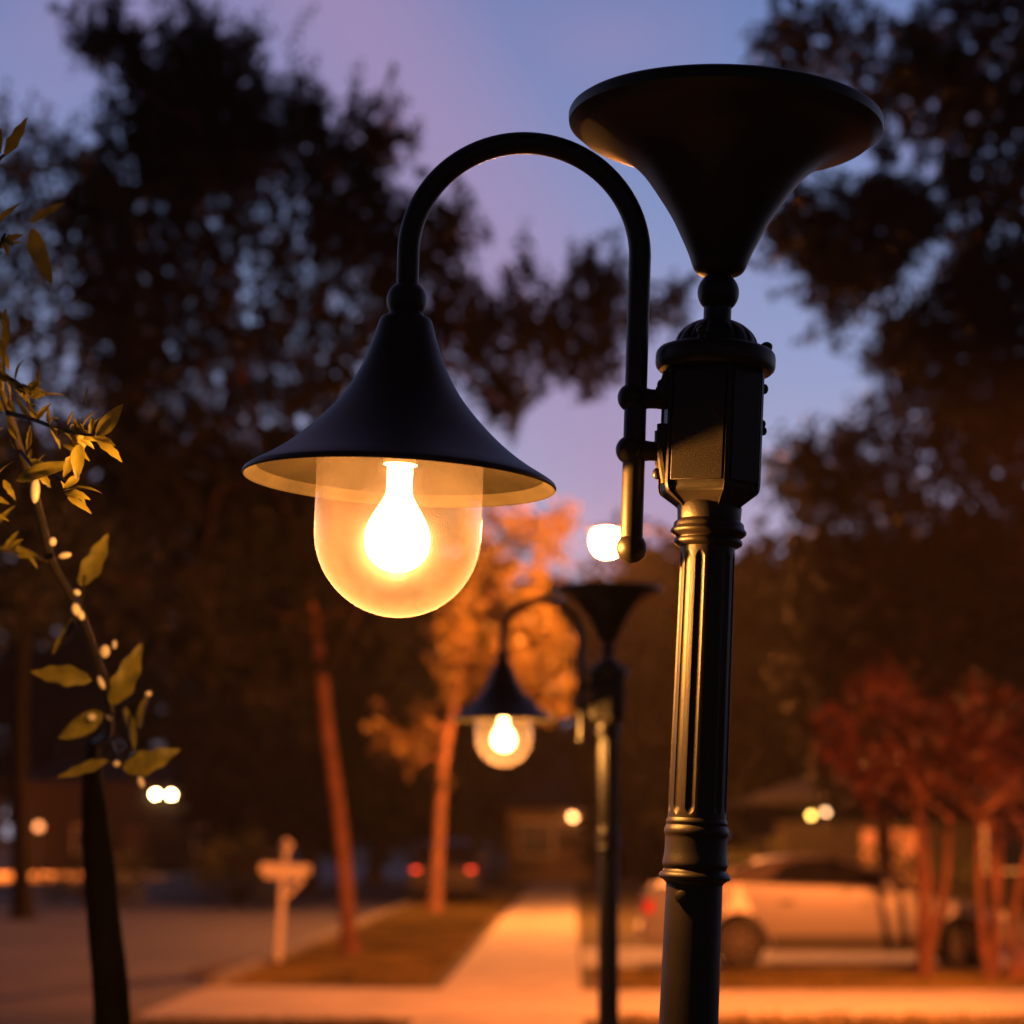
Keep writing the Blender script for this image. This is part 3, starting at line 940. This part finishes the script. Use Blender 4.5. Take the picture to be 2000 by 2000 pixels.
for a, b2 in ((24.8, 108),):
    kb.add([(ex_(a), a, .008), (ex_(a) + .15, a, .008), (ex_(b2) + .15, b2, .008), (ex_(b2), b2, .008), (ex_(a), a, .12), (ex_(a) + .15, a, .12), (ex_(b2) + .15, b2, .12), (ex_(b2), b2, .12)],
           [(4, 5, 6, 7), (0, 4, 7, 3), (1, 2, 6, 5), (0, 1, 5, 4), (2, 3, 7, 6)])
kb.build('kerb', M['kerb'], None, smooth=0)['kind'] = 'structure'
sheet('driveway', [(ex_(20.4), 20.4), (26, 21.2), (26, 24.2), (1.4, 24.2), (-1.0, 24.4), (ex_(25), 25.0)], .026, M['concrete'])
sheet('driveway', [(wx(28) + .8, 28.2), (26, 27.2), (26, 33), (wx(33) + .8, 33)], .030, M['concrete'])
sheet('far_pavement', [(-17.5, -10), (-16.1, -10), (-12.6, 110), (-14.0, 110)], .02, M['concrete'])
sheet('far_driveway', [(-48, 92), (-15.2, 92), (-14.6, 116), (-48, 116)], .016, M['concrete'])
sheet('mulch_bed', [(-2.9 + 1.05 * math.cos(a), 28.2 + 2.4 * math.sin(a)) for a in [2 * PI * k / 24 for k in range(24)]], .016, M['mulch'])


def grass(name, poly, n, label, hmin=.04, hmax=.10):
    q = sample_poly(poly, n)
    C = np.column_stack([q[:, 0], q[:, 1], np.zeros(n)])
    L_ = rng.uniform(hmin, hmax, n)
    C[:, 2] = L_ * .45
    D_ = rng.normal(size=(n, 3)) * .35 + np.array([0, 0, 1])
    o = leaf_mesh(name, C, D_, L_, L_ * .28, M['blade'], None)
    tag(o, label, 'grass', kind='stuff')
    return o


grass('grass', [(-3.2, 16), (wx(16) - .9, 16), (wx(20) - .9, 20.2), (-3.2, 20.2)], 9000, 'short grass verge in front of the first driveway')
grass('grass', [(ex_(25) + .2, 25.2), (wx(25) - .9, 25.2), (wx(37) - .9, 37), (ex_(37) + .2, 37)], 26000, 'grass verge round the mailbox and slim leaning trunk')
grass('grass', [(ex_(37) + .2, 37), (wx(37) - .9, 37), (wx(60) - .9, 60), (ex_(60) + .2, 60)], 14000, 'strip of grass between road and pavement near the orange tree', .05, .13)
grass('grass', [(wx(12) + .9, 12), (6, 12), (7, 20.9), (wx(20) + .9, 20.9)], 16000, 'lawn at the foot of the dark lamp posts')
grass('grass', [(wx(25) + .9, 24.5), (9, 24.5), (9, 27), (wx(28) + .9, 28)], 18000, 'lawn strip between the driveway and the silver car')

# ------------------------------------------------------------------ mailbox
g = P(544, 1881, 28.9)
mbx = empty('mailbox', (g.x, 28.9, 0), (0, R(2.5), 0))
MB().box((0, 0, .56), (.07, .07, 1.12)).build('post', M['white'], mbx, smooth=0)
MB().box((.0, 0, 1.13), (.50, .11, .06)).box((.15, 0, .99), (.30, .07, .05), Matrix.Rotation(R(-50), 3, 'Y')).build('cross_arm', M['white'], mbx, smooth=0)
mb = MB()
sec = [(-.075, 0), (.075, 0), (.075, .06)] + [(.075 * math.cos(a), .06 + .06 * math.sin(a)) for a in [PI * k / 10 for k in range(1, 10)]] + [(-.075, .06)]
nS = len(sec)
mb.add([(-.30, y, 1.165 + z) for y, z in sec] + [(.32, y, 1.165 + z) for y, z in sec],
       [tuple(range(nS))[::-1], tuple(range(nS, 2 * nS))] + [(i, (i + 1) % nS, (i + 1) % nS + nS, i + nS) for i in range(nS)])
mb.build('box', M['white'], mbx)
mb = MB().add([(.322, y * .96, 1.168 + z * .96) for y, z in sec] + [(.332, y * .96, 1.168 + z * .96) for y, z in sec],
              [tuple(range(nS))[::-1], tuple(range(nS, 2 * nS))] + [(i, (i + 1) % nS, (i + 1) % nS + nS, i + nS) for i in range(nS)])
mb.build('door', M['white'], mbx)
MB().box((0.02, -.098, 1.40), (.03, .01, .30)).box((.05, -.098, 1.52), (.10, .01, .07)).build('flag', M['white'], mbx, smooth=0)
MB().lathe([(1.34, .04), (1.36, .045), (1.40, .03), (1.44, .055), (1.50, .07), (1.56, .055), (1.60, .01)], 16, o=(.0, .05, 0)).build('finial', M['white'], mbx)
tag(mbx, 'pale roadside mailbox on a white post standing on the verge', 'mailbox')

# ------------------------------------------------------------------ cars
M['tail_lit'] = emit('lit tail lamp', (1, .05, .02), 5)
def wheel(parent, x, y, r=.315, w=.21, side=-1, m_rim='rim'):
    wh = MB()
    pr_ = [(-w / 2, r * .62), (-w / 2, r * .9), (-w / 2 + .02, r * .985), (-w / 4, r), (w / 4, r), (w / 2 - .02, r * .985), (w / 2, r * .9), (w / 2, r * .62)]
    wh.lathe(pr_, 40, o=(x, y, r), ax=(0, 1, 0))
    o = wh.build('wheel', M['tyre'], parent)
    rm = MB()
    yo_ = y + side * (w / 2 + .002)
    rm.lathe([(0, r * .62), (.012, r * .62), (.012, r * .55), (0, r * .53)], 36, o=(x, yo_, r), ax=(0, side, 0), cap=False)
    rm.lathe([(0, .05), (.018, .045), (.02, .0)], 16, o=(x, yo_, r), ax=(0, side, 0), cap=False)
    for k in range(7):
        a = 2 * PI * k / 7
        rm.box((x + r * .30 * math.cos(a), yo_ + side * .008, r + r * .30 * math.sin(a)), (r * .52, .014, .035), Matrix.Rotation(-a, 3, 'Y'))
    rm.build('rim', M[m_rim], o)
    return o


def car(loc, rotz, body_top, glass_poly, m, Lr, Lf, wb0, wb1, label, wins=None, group=None):
    """body_top: side outline from rear to front above the sill, in metres, x forward"""
    root = empty('parked_car', loc, (0, 0, rotz))
    W = .88
    r = .315
    bot = []
    def arch(xc):
        return [(xc + (r + .055) * math.cos(a), r + (r + .055) * math.sin(a)) for a in [PI * k / 12 for k in range(13)]]
    line = list(body_top)                                    # rear -> front
    under = [(Lf, .22)] + [(wb1 + r + .06, .20)] + [p for p in arch(wb1) if p[1] > .2] + [(wb1 - r - .06, .20), (wb0 + r + .06, .20)] + [p for p in arch(wb0) if p[1] > .2] + [(wb0 - r - .06, .22), (Lr, .30)]
    outl = line + under
    def wy(x, z):
        taper = 1 - .10 * max(0, (x - (Lf - .7)) / .7) ** 2 - .08 * max(0, ((Lr + .6) - x) / .6) ** 2
        return W * taper * (1 - .06 * max(0, (z - .55)) / .4 - .05 * max(0, .4 - z) / .3)
    n = len(outl)
    import bmesh
    bm = bmesh.new()
    A = [bm.verts.new((x, -wy(x, z), z)) for x, z in outl]
    B = [bm.verts.new((x, wy(x, z), z)) for x, z in outl]
    fa = bm.faces.new(A[::-1]); fb = bm.faces.new(B)
    for i in range(n):
        j = (i + 1) % n
        bm.faces.new((A[i], A[j], B[j], B[i]))
    bmesh.ops.triangulate(bm, faces=[fa, fb])
    bmesh.ops.recalc_face_normals(bm, faces=bm.faces[:])
    me = bpy.data.meshes.new('body'); bm.to_mesh(me); bm.free()
    me.materials.append(m)
    bo = bpy.data.objects.new('body', me); COL.objects.link(bo); bo.parent = root
    bv = bo.modifiers.new('bevel', 'BEVEL'); bv.width = .045; bv.segments = 3; bv.limit_method = 'ANGLE'; bv.angle_limit = R(50)
    me.polygons.foreach_set('use_smooth', [True] * len(me.polygons)); me.set_sharp_from_angle(angle=R(40))
    # greenhouse
    gp = glass_poly
    zb_, zt_ = min(z for _, z in gp), max(z for _, z in gp)
    def gy(z, d=0): return (.80 - .20 * (z - zb_) / (zt_ - zb_)) + d
    vs = [(x, -gy(z), z) for x, z in gp] + [(x, gy(z), z) for x, z in gp]
    k = len(gp)
    roofm = MB().add(vs, [tuple(range(k)), tuple(range(2 * k - 1, k - 1, -1))] + [(i, i + k, (i + 1) % k + k, (i + 1) % k) for i in range(k)])
    ro = roofm.build('roof', M['carroof'] if m is M['carpaint'] else m, root, smooth=30)
    bv = ro.modifiers.new('bevel', 'BEVEL'); bv.width = .03; bv.segments = 2; bv.limit_method = 'ANGLE'; bv.angle_limit = R(35)
    # side windows
    def inset(poly, f=.86):
        cx = sum(p[0] for p in poly) / len(poly); cz = sum(p[1] for p in poly) / len(poly)
        return [(cx + (x - cx) * f, cz + (z - cz) * f) for x, z in poly]
    xs = sorted(x for x, _ in gp)
    xm = (xs[0] + xs[-1]) * .5 - .1
    def clip(poly, x0, x1):
        out = []
        for i in range(len(poly)):
            a, b2 = poly[i], poly[(i + 1) % len(poly)]
            steps = 12
            for t in range(steps):
                x = a[0] + (b2[0] - a[0]) * t / steps; z = a[1] + (b2[1] - a[1]) * t / steps
                if x0 <= x <= x1: out.append((x, z))
        return out
    for sgn in (-1, 1):
        for ip in (wins or [clip(inset(gp, .84), -9, xm - .04), clip(inset(gp, .84), xm + .04, 9)]):
            if len(ip) < 3: continue
            vs = [(x, sgn * (gy(z) + .006), z) for x, z in ip]
            f = [tuple(range(len(ip)))] if sgn < 0 else [tuple(range(len(ip)))[::-1]]
            MB().add(vs, f).build('window', M['carglass'], root, smooth=0)
    # front and rear screens
    top_ = [p for p in gp if p[1] > zt_ - .06]
    rb_, fb_ = min(gp, key=lambda p: p[0]), max(gp, key=lambda p: p[0])
    rt_, ft_ = min(top_, key=lambda p: p[0]), max(top_, key=lambda p: p[0])
    for (lo_, hi_, sg, nm) in ((rb_, rt_, -1, 'rear_window'), (fb_, ft_, 1, 'windscreen')):
        vs = []
        for (q, f_) in ((lo_, .12), (lo_, .12), (hi_, .1), (hi_, .1)): pass
        a = Vector((lo_[0], 0, lo_[1])); b2 = Vector((hi_[0], 0, hi_[1]))
        nrm = Vector((-(b2 - a).z, 0, (b2 - a).x)).normalized()
        if nrm.x * sg < 0: nrm = -nrm
        a2 = a.lerp(b2, .12) + nrm * .012; b3 = a.lerp(b2, .88) + nrm * .012
        ya, yb_ = gy(a2.z) - .08, gy(b3.z) - .08
        MB().add([(a2.x, -ya, a2.z), (a2.x, ya, a2.z), (b3.x, yb_, b3.z), (b3.x, -yb_, b3.z)], [(0, 1, 2, 3)]).build(nm, M['carglass'], root, smooth=0)
    for xw in (wb0, wb1):
        for s in (-1, 1):
            wheel(root, xw, s * .77, side=s)
    # lamps, bumpers, plate, mirrors, handles
    for s in (-1, 1):
        MB().box((Lr + .06, s * .66, .74), (.12, .30 if m is not M['darkcar'] else .16, .15)).build('tail_light', M['tail'] if m is not M['darkcar'] else M['tail_lit'], root, smooth=0)
        MB().box((Lf - .10, s * .62, .62), (.16, .32, .12)).build('headlight', M['headlens'], root, smooth=0)
        MB().box((fb_[0] - .38, s * .93, zb_ + .07), (.12, .16, .11)).build('mirror', m, root)
        MB().box((xm - .1, s * (wy(xm, .8) + .008), .80), (.18, .02, .03)).build('door_handle', M['plastic'], root, smooth=0)
        MB().box(((wb0 + wb1) / 2, s * (wy(1, .3) + .004), .30), (wb1 - wb0 - .80, .03, .20)).build('sill', M['plastic'], root, smooth=0)
    MB().box((Lr - .02, 0, .42), (.10, 1.5, .16)).build('bumper', m, root)
    MB().box((Lf - .02, 0, .40), (.10, 1.5, .18)).build('bumper', m, root)
    tag(root, label, 'car', group)
    return root


# silver saloon: origin at the rear axle
g = P(1449, 1888, 28.1)
W_ = 2.78
car((g.x, 28.9, .03), R(-1.5),
    [(-1.17, .42), (-1.20, .62), (-1.14, .90), (-1.02, .99), (-.75, 1.03), (0, 1.03), (1.0, .98), (1.9, .93), (2.3, .89), (2.8, .80), (3.15, .68), (3.26, .54), (3.28, .40)],
    [(-.60, 1.01), (-.05, 1.19), (.35, 1.31), (.70, 1.355), (1.15, 1.355), (1.5, 1.29), (2.16, .92)],
    M['carpaint'], -1.17, 3.28, 0, W_, 'silver saloon parked sideways on the driveway behind the fluted post',
    [[(.34, 1.04), (.56, 1.25), (.80, 1.315), (1.12, 1.318), (1.42, 1.26), (2.00, .985)]])
# dark car seen from behind, kerbside
g = P(868, 1760, 56)
car((g.x, 55.5, .03), R(91),
    [(-.95, .42), (-.98, .62), (-.92, .90), (-.75, 1.0), (-.4, 1.02), (1.0, .98), (2.1, .95), (2.9, .84), (3.35, .70), (3.42, .40)],
    [(-.80, .98), (-.45, 1.40), (0, 1.50), (1.0, 1.50), (1.4, 1.42), (2.1, .94)],
    M['darkcar'], -.95, 3.42, 0, 2.65, 'dark car seen from behind with red tail lamps, beside the slanting orange trunk')

# ------------------------------------------------------------------ houses and their lights
def house_(name, x, y, w, d, h, wallm, label, lights=(), wins=(), door=None, rotz=0, rh=1.9):
    root = empty(name, (x, y, 0), (0, 0, rotz))
    wl = MB().box((0, 0, h / 2), (w, d, h))
    wl.build('wall', wallm, root, smooth=0)
    o_ = .5
    rv = [(-w / 2 - o_, -d / 2 - o_, h), (w / 2 + o_, -d / 2 - o_, h), (w / 2 + o_, d / 2 + o_, h), (-w / 2 - o_, d / 2 + o_, h), (-w / 2 + 1.5, 0, h + rh), (w / 2 - 1.5, 0, h + rh)]
    rv2 = [(a, b2, c - .14) for a, b2, c in rv[:4]]
    MB().add(rv + rv2, [(0, 1, 5, 4), (2, 3, 4, 5), (1, 2, 5), (3, 0, 4), (6, 7, 1, 0), (7, 8, 2, 1), (8, 9, 3, 2), (9, 6, 0, 3), (9, 8, 7, 6)]).build('roof', M['roof'], root, smooth=0)
    for (wx_, wz, ww, wh) in wins:
        f = MB()
        yy = -d / 2 - .03
        for (cx, cz, a, b2) in ((wx_, wz + wh / 2, ww + .12, .08), (wx_, wz - wh / 2, ww + .12, .08), (wx_ - ww / 2, wz, .08, wh), (wx_ + ww / 2, wz, .08, wh)):
            f.box((cx, yy, cz), (a, .07, b2))
        fo = f.build('window', M['white'], root, smooth=0)
        MB().box((wx_, yy + .01, wz), (ww - .08, .03, wh - .08)).build('pane', M['winglass'], fo, smooth=0)
    if door:
        do = MB().box((door[0], -d / 2 - .03, door[2] / 2), (door[1], .07, door[2])).build('door', door[3], root, smooth=0)
    for (lx, lz_, s, cm) in lights:
        MB().box((lx, -d / 2 - .06, lz_ + .02), (.12, .12, .05)).box((lx, -d / 2 - .16, lz_ + .16), (.2, .2, .03)).box((lx, -d / 2 - .05, lz_ + .1), (.05, .1, .14)).build('porch_light', M['plastic'], root, smooth=0)
        MB().ball((lx, -d / 2 - .17, lz_ + .06), s, 16, 10).build('porch_bulb', cm, root)
    tag(root, label, 'house')
    return root


E1 = emit('bright porch bulb', (1, .62, .28), 150)
E2 = emit('soft porch bulb', (1, .38, .12), 16)
E3 = emit('yellow porch bulb', (1, .55, .10), 14)
E4 = emit('pale porch bulb', (1, .50, .22), 12)
y1 = 104
a = P(303, 1554, y1 - 4); b2 = P(334, 1555, y1 - 4)
hx = (a.x + b2.x) / 2
house_('house', hx - 1, y1, 11, 7.6, 4.0, M['stucco_dark'], 'low tan house behind the mailbox with two bright porch bulbs',
       [(a.x - hx + 1, a.z, .075, E1), (b2.x - hx + 1, b2.z, .075, E1)], [(-2.2, 1.45, 1.4, 1.1), (3.0, 1.45, 1.2, 1.1)], (-.3, 1.0, 2.05, M['darkwood']), rh=1.1)
y2 = 84
a = P(1120, 1598, y2 - 4.2)
house_('house', a.x + .9, y2, 6.5, 7, 2.7, M['stucco'], 'distant tan house closing the far end of the pavement with one round porch light',
       [(-.9, a.z, .12, E2)], [(-2.2, 1.5, 1.2, 1.2), (2.3, 1.5, 1.2, 1.2)], (.3, 1.0, 2.1, M['darkwood']), rh=1.1)
y3 = 54
a = P(1585, 1598, y3 - 3.7); b2 = P(1614, 1590, y3 - 3.7)
hx = P(1690, 1640, y3).x
house_('house', hx + 2, y3, 9, 7, 2.45, M['stucco_dark'], 'dark house beyond the silver car with a pale pink door and two yellow lights',
       [(a.x - hx - 2, a.z, .06, E3), (b2.x - hx - 2, b2.z, .06, E4)], [(.9, 1.45, 1.6, 1.2)], (-2.0, 1.25, 1.75, M['stucco_pink']), rh=.7)

# yard post light by the far road edge
g = P(72, 1735, 57)
yl = empty('yard_light', (g.x, 57, 0))
MB().lathe([(0, .09), (.05, .08), (.06, .045), (1.75, .04), (1.8, .07), (1.83, .07)], 16).build('post', M['steel'], yl)
hc = P(67, 1615, 57).z
MB().lathe([(1.80, .05), (hc - .14, .10), (hc - .12, .14), (hc - .08, .10)], 16).tube([(.09, 0, hc - .12), (.13, 0, hc), (.11, 0, hc + .14)], .01, 6).tube([(-.09, 0, hc - .12), (-.13, 0, hc), (-.11, 0, hc + .14)], .01, 6).lathe([(hc + .12, .16), (hc + .15, .17), (hc + .28, .03)], 16).build('lantern_frame', M['plastic'], yl)
MB().ball((0, 0, hc), .10, 16, 10).build('lantern_globe', emit('yard lantern', (1, .32, .10), 4), yl)
tag(yl, 'small yard post light glowing beside the thin dark trunk at the picture edge', 'lamp post')

# ------------------------------------------------------------------ street lights (sodium)
def street_light(x, y, h, arm, head_z, label, emis, spot=None, globe=True, rotz=0):
    root = empty('street_light', (x, y, 0), (0, 0, rotz))
    MB().lathe([(0, .12), (.4, .12), (.42, .09), (h, .05)], 20).build('pole', M['bark'], root)
    pts = rpath([(0, 0, h - .4), (arm * .25, 0, h), (arm * .7, 0, h + .12), (arm, 0, h + .1)], 6)
    MB().tube(pts, .03, 12).build('arm', M['bark_black'], root)
    hz = h + .08
    hd_ = MB()
    hd_.ball((arm + .22, 0, hz), 1, 24, 14, (.36, .17, .10))
    hd_.build('head', M['bark_black'], root)
    if globe:
        MB().ball((arm + .25, 0, hz - .20), 1, 24, 14, (.24, .2, .26)).build('lamp_bowl', emis, root)
    else:
        MB().ball((arm + .25, 0, hz - .07), 1, 24, 14, (.16, .12, .055)).build('lamp_bowl', emis, root)
    tag(root, label, 'street light', 'sodium street lights')
    return root


c = P(1183, 1056, 43.5)
street_light(c.x + 1.72, 43.5, c.z + .12, 1.45, c.z, 'street light glaring white orange behind the end of the curved arm', emit('sodium bowl', (1, .27, .045), 7000), rotz=PI)
# the street light just beyond the frame that lights car, lawn and trunks
SLX, SLY, SLH = 4.9, 16.6, 5.3
sl = street_light(SLX + 1.8, SLY, SLH, 1.55, SLH, 'sodium street light whose pole stands off to the side of the driveway', emit('sodium lens', SODIUM, 60), globe=False, rotz=PI)
ld_ = bpy.data.lights.new('sodium_lamp', 'SPOT')
ld_.energy = 16500
ld_.color = SODIUM
ld_.spot_size = R(96); ld_.spot_blend = 1.0
ld_.shadow_soft_size = .12
lo = bpy.data.objects.new('sodium_lamp', ld_); COL.objects.link(lo)
lo.parent = sl; lo.location = (1.8, 0, SLH - .16)
_aim = sl.rotation_euler.to_matrix().inverted() @ Vector((-.36 * .90, .93 * .90, -.42))
lo.rotation_euler = _aim.to_track_quat('-Z', 'Y').to_euler()
sl2 = street_light(-27, 88, 7, 1.55, 7, 'sodium street light across the road lighting the far lawn', emit('sodium lens far', SODIUM, 60), globe=False)
ld2 = ld_.copy(); ld2.energy = 90000; ld2.spot_blend = .3; ld2.spot_size = R(122)
lo2 = bpy.data.objects.new('sodium_lamp', ld2); COL.objects.link(lo2)
lo2.parent = sl2; lo2.location = (1.8, 0, 6.87)

# ------------------------------------------------------------------ sky
w = bpy.data.worlds.new("World"); SC.world = w
w.use_nodes = True
nt = w.node_tree
nt.nodes.clear()
N = nt.nodes.new; L = nt.links.new
tc = N('ShaderNodeTexCoord')
sep = N('ShaderNodeSeparateXYZ'); L(tc.outputs['Generated'], sep.inputs[0])
ramp = N('ShaderNodeValToRGB')
els = ramp.color_ramp.elements
els[0].position = 0.0; els[0].color = (.42, .40, .52, 1)
els[1].position = 1.0; els[1].color = (.02, .03, .09, 1)
for p_, c_ in ((.13, (.38, .39, .55)), (.20, (.25, .32, .54)), (.30, (.165, .235, .46)), (.37, (.125, .185, .40)), (.5, (.05, .065, .16))):
    e = els.new(p_); e.color = (*c_, 1)
L(sep.outputs['Z'], ramp.inputs['Fac'])
# soft mauve cloud bands: stretched noise in sky direction
mp = N('ShaderNodeMapping'); mp.inputs['Scale'].default_value = (1.6, .9, 3.4); mp.inputs['Rotation'].default_value = (0, R(-38), 0)
mp.inputs['Location'].default_value = (.30, 0, .12)
L(tc.outputs['Generated'], mp.inputs['Vector'])
n1 = N('ShaderNodeTexNoise'); n1.inputs['Scale'].default_value = 2.4; n1.inputs['Detail'].default_value = 3.0; n1.inputs['Roughness'].default_value = .45
L(mp.outputs[0], n1.inputs['Vector'])
mr = N('ShaderNodeMapRange'); mr.inputs[1].default_value = .46; mr.inputs[2].default_value = .72; mr.inputs[3].default_value = 0; mr.inputs[4].default_value = .4
mr.interpolation_type = 'SMOOTHSTEP'
L(n1.outputs['Fac'], mr.inputs[0])
# a broad cloud bank rising to the left of the lamp
nrm = Vector((.80, 0, .60)).normalized()
dt = N('ShaderNodeVectorMath'); dt.operation = 'DOT_PRODUCT'; dt.inputs[1].default_value = (.84, 0, .54)
L(tc.outputs['Generated'], dt.inputs[0])
ab = N('ShaderNodeMath'); ab.operation = 'SUBTRACT'; ab.inputs[1].default_value = .130
L(dt.outputs['Value'], ab.inputs[0])
ab2 = N('ShaderNodeMath'); ab2.operation = 'ABSOLUTE'; L(ab.outputs[0], ab2.inputs[0])
mb_ = N('ShaderNodeMapRange'); mb_.inputs[1].default_value = .085; mb_.inputs[2].default_value = 0.0; mb_.inputs[3].default_value = 0; mb_.inputs[4].default_value = .62
mb_.interpolation_type = 'SMOOTHSTEP'
L(ab2.outputs[0], mb_.inputs[0])
mxm = N('ShaderNodeMath'); mxm.operation = 'MAXIMUM'; L(mr.outputs[0], mxm.inputs[0]); L(mb_.outputs[0], mxm.inputs[1])
mix = N('ShaderNodeMixRGB'); mix.inputs[2].default_value = (.37, .235, .40, 1)
L(mxm.outputs[0], mix.inputs[0]); L(ramp.outputs['Color'], mix.inputs[1])
sky = N('ShaderNodeTexSky'); sky.sky_type = 'NISHITA'; sky.sun_disc = False
sky.sun_elevation = R(-3.5); sky.sun_rotation = R(150)
ng = N('ShaderNodeBackground'); ng.inputs['Strength'].default_value = .10
L(sky.outputs[0], ng.inputs['Color'])
# the afterglow lies ahead; the sky behind and overhead is already dark
gy_ = N('ShaderNodeMapRange'); gy_.inputs[1].default_value = .1; gy_.inputs[2].default_value = .93; gy_.inputs[3].default_value = .08; gy_.inputs[4].default_value = 1.16
L(sep.outputs['Y'], gy_.inputs[0])
bg = N('ShaderNodeBackground')
L(gy_.outputs[0], bg.inputs['Strength'])
L(mix.outputs[0], bg.inputs['Color'])
ad = N('ShaderNodeAddShader'); L(bg.outputs[0], ad.inputs[0]); L(ng.outputs[0], ad.inputs[1])
wo = N('ShaderNodeOutputWorld'); L(ad.outputs[0], wo.inputs['Surface'])

hz = MB().box((0, 68, 12), (240, 170, 26.2))  # haze volume added for a glow round the lamps and lifted blacks
hzo = hz.build('haze', mat('unused haze base', (1, 1, 1)), None, smooth=0)
hm = bpy.data.materials.new('added veil haze'); hm.use_nodes = True
hn = hm.node_tree; hn.nodes.clear()
pv = hn.nodes.new('ShaderNodeVolumePrincipled'); pv.inputs['Color'].default_value = (.95, .88, .80, 1); pv.inputs['Density'].default_value = .00034; pv.inputs['Anisotropy'].default_value = .2
ho = hn.nodes.new('ShaderNodeOutputMaterial'); hn.links.new(pv.outputs[0], ho.inputs['Volume'])
hzo.data.materials[0] = hm
hzo['kind'] = 'stuff'; hzo['label'] = 'thin warm haze added as a veil over the blacks'; hzo['category'] = 'haze'
# ------------------------------------------------------------------ render settings
def shrub(px, Y, r, h, label):
    g_ = P(px, 1700, Y)
    root = empty('shrub', (g_.x, Y, 0))
    n_ = 60
    q = rng.normal(size=(n_, 3)); q /= np.linalg.norm(q, axis=1, keepdims=True)
    q *= rng.uniform(.35, 1, (n_, 1)) ** .5
    q = q * np.array([r, r * .7, h / 2]) + np.array([0, 0, h / 2])
    mb = MB()
    for c in q[::4]: mb.tube([(0, 0, 0), (c[0] * .5, c[1] * .5, c[2] * .6), tuple(c)], [.03, .02, .01], 5)
    mb.build('stem', M['bark_black'], root)
    pts = (q[:, None, :] + rng.normal(size=(n_, 18, 3)) * .16).reshape(-1, 3)
    Ls = .14 * rng.uniform(.6, 1.4, len(pts))
    leaf_mesh('foliage', pts, rng.normal(size=(len(pts), 3)) + np.array([0, 0, .5]), Ls, Ls * .55, M['leaf_mid'], root)
    tag(root, label, 'shrub', 'shrubs in front of the houses')


shrub(470, 52, 1.1, 1.6, 'round shrub between the bright porch bulbs and the mailbox')
shrub(200, 52, 1.3, 1.2, 'low shrub under the tan house wall by the sapling trunk')
shrub(1500, 48, 1.5, 1.5, 'dark shrub just behind the rear roof of the silver car')
shrub(1800, 47, 1.4, 1.7, 'dark shrub between the pink door and the crape myrtles')
shrub(980, 75, 1.6, 1.9, 'shrub at the far end of the pavement near the distant porch light')

SC.view_settings.view_transform = 'Standard'
SC.view_settings.look = 'None'
SC.view_settings.exposure = 0
SC.view_settings.gamma = 1
cy = SC.cycles
cy.use_denoising = True
cy.max_bounces = 6
cy.diffuse_bounces = 3
cy.glossy_bounces = 3
cy.transparent_max_bounces = 12
cy.sample_clamp_indirect = 6
cy.use_light_tree = True
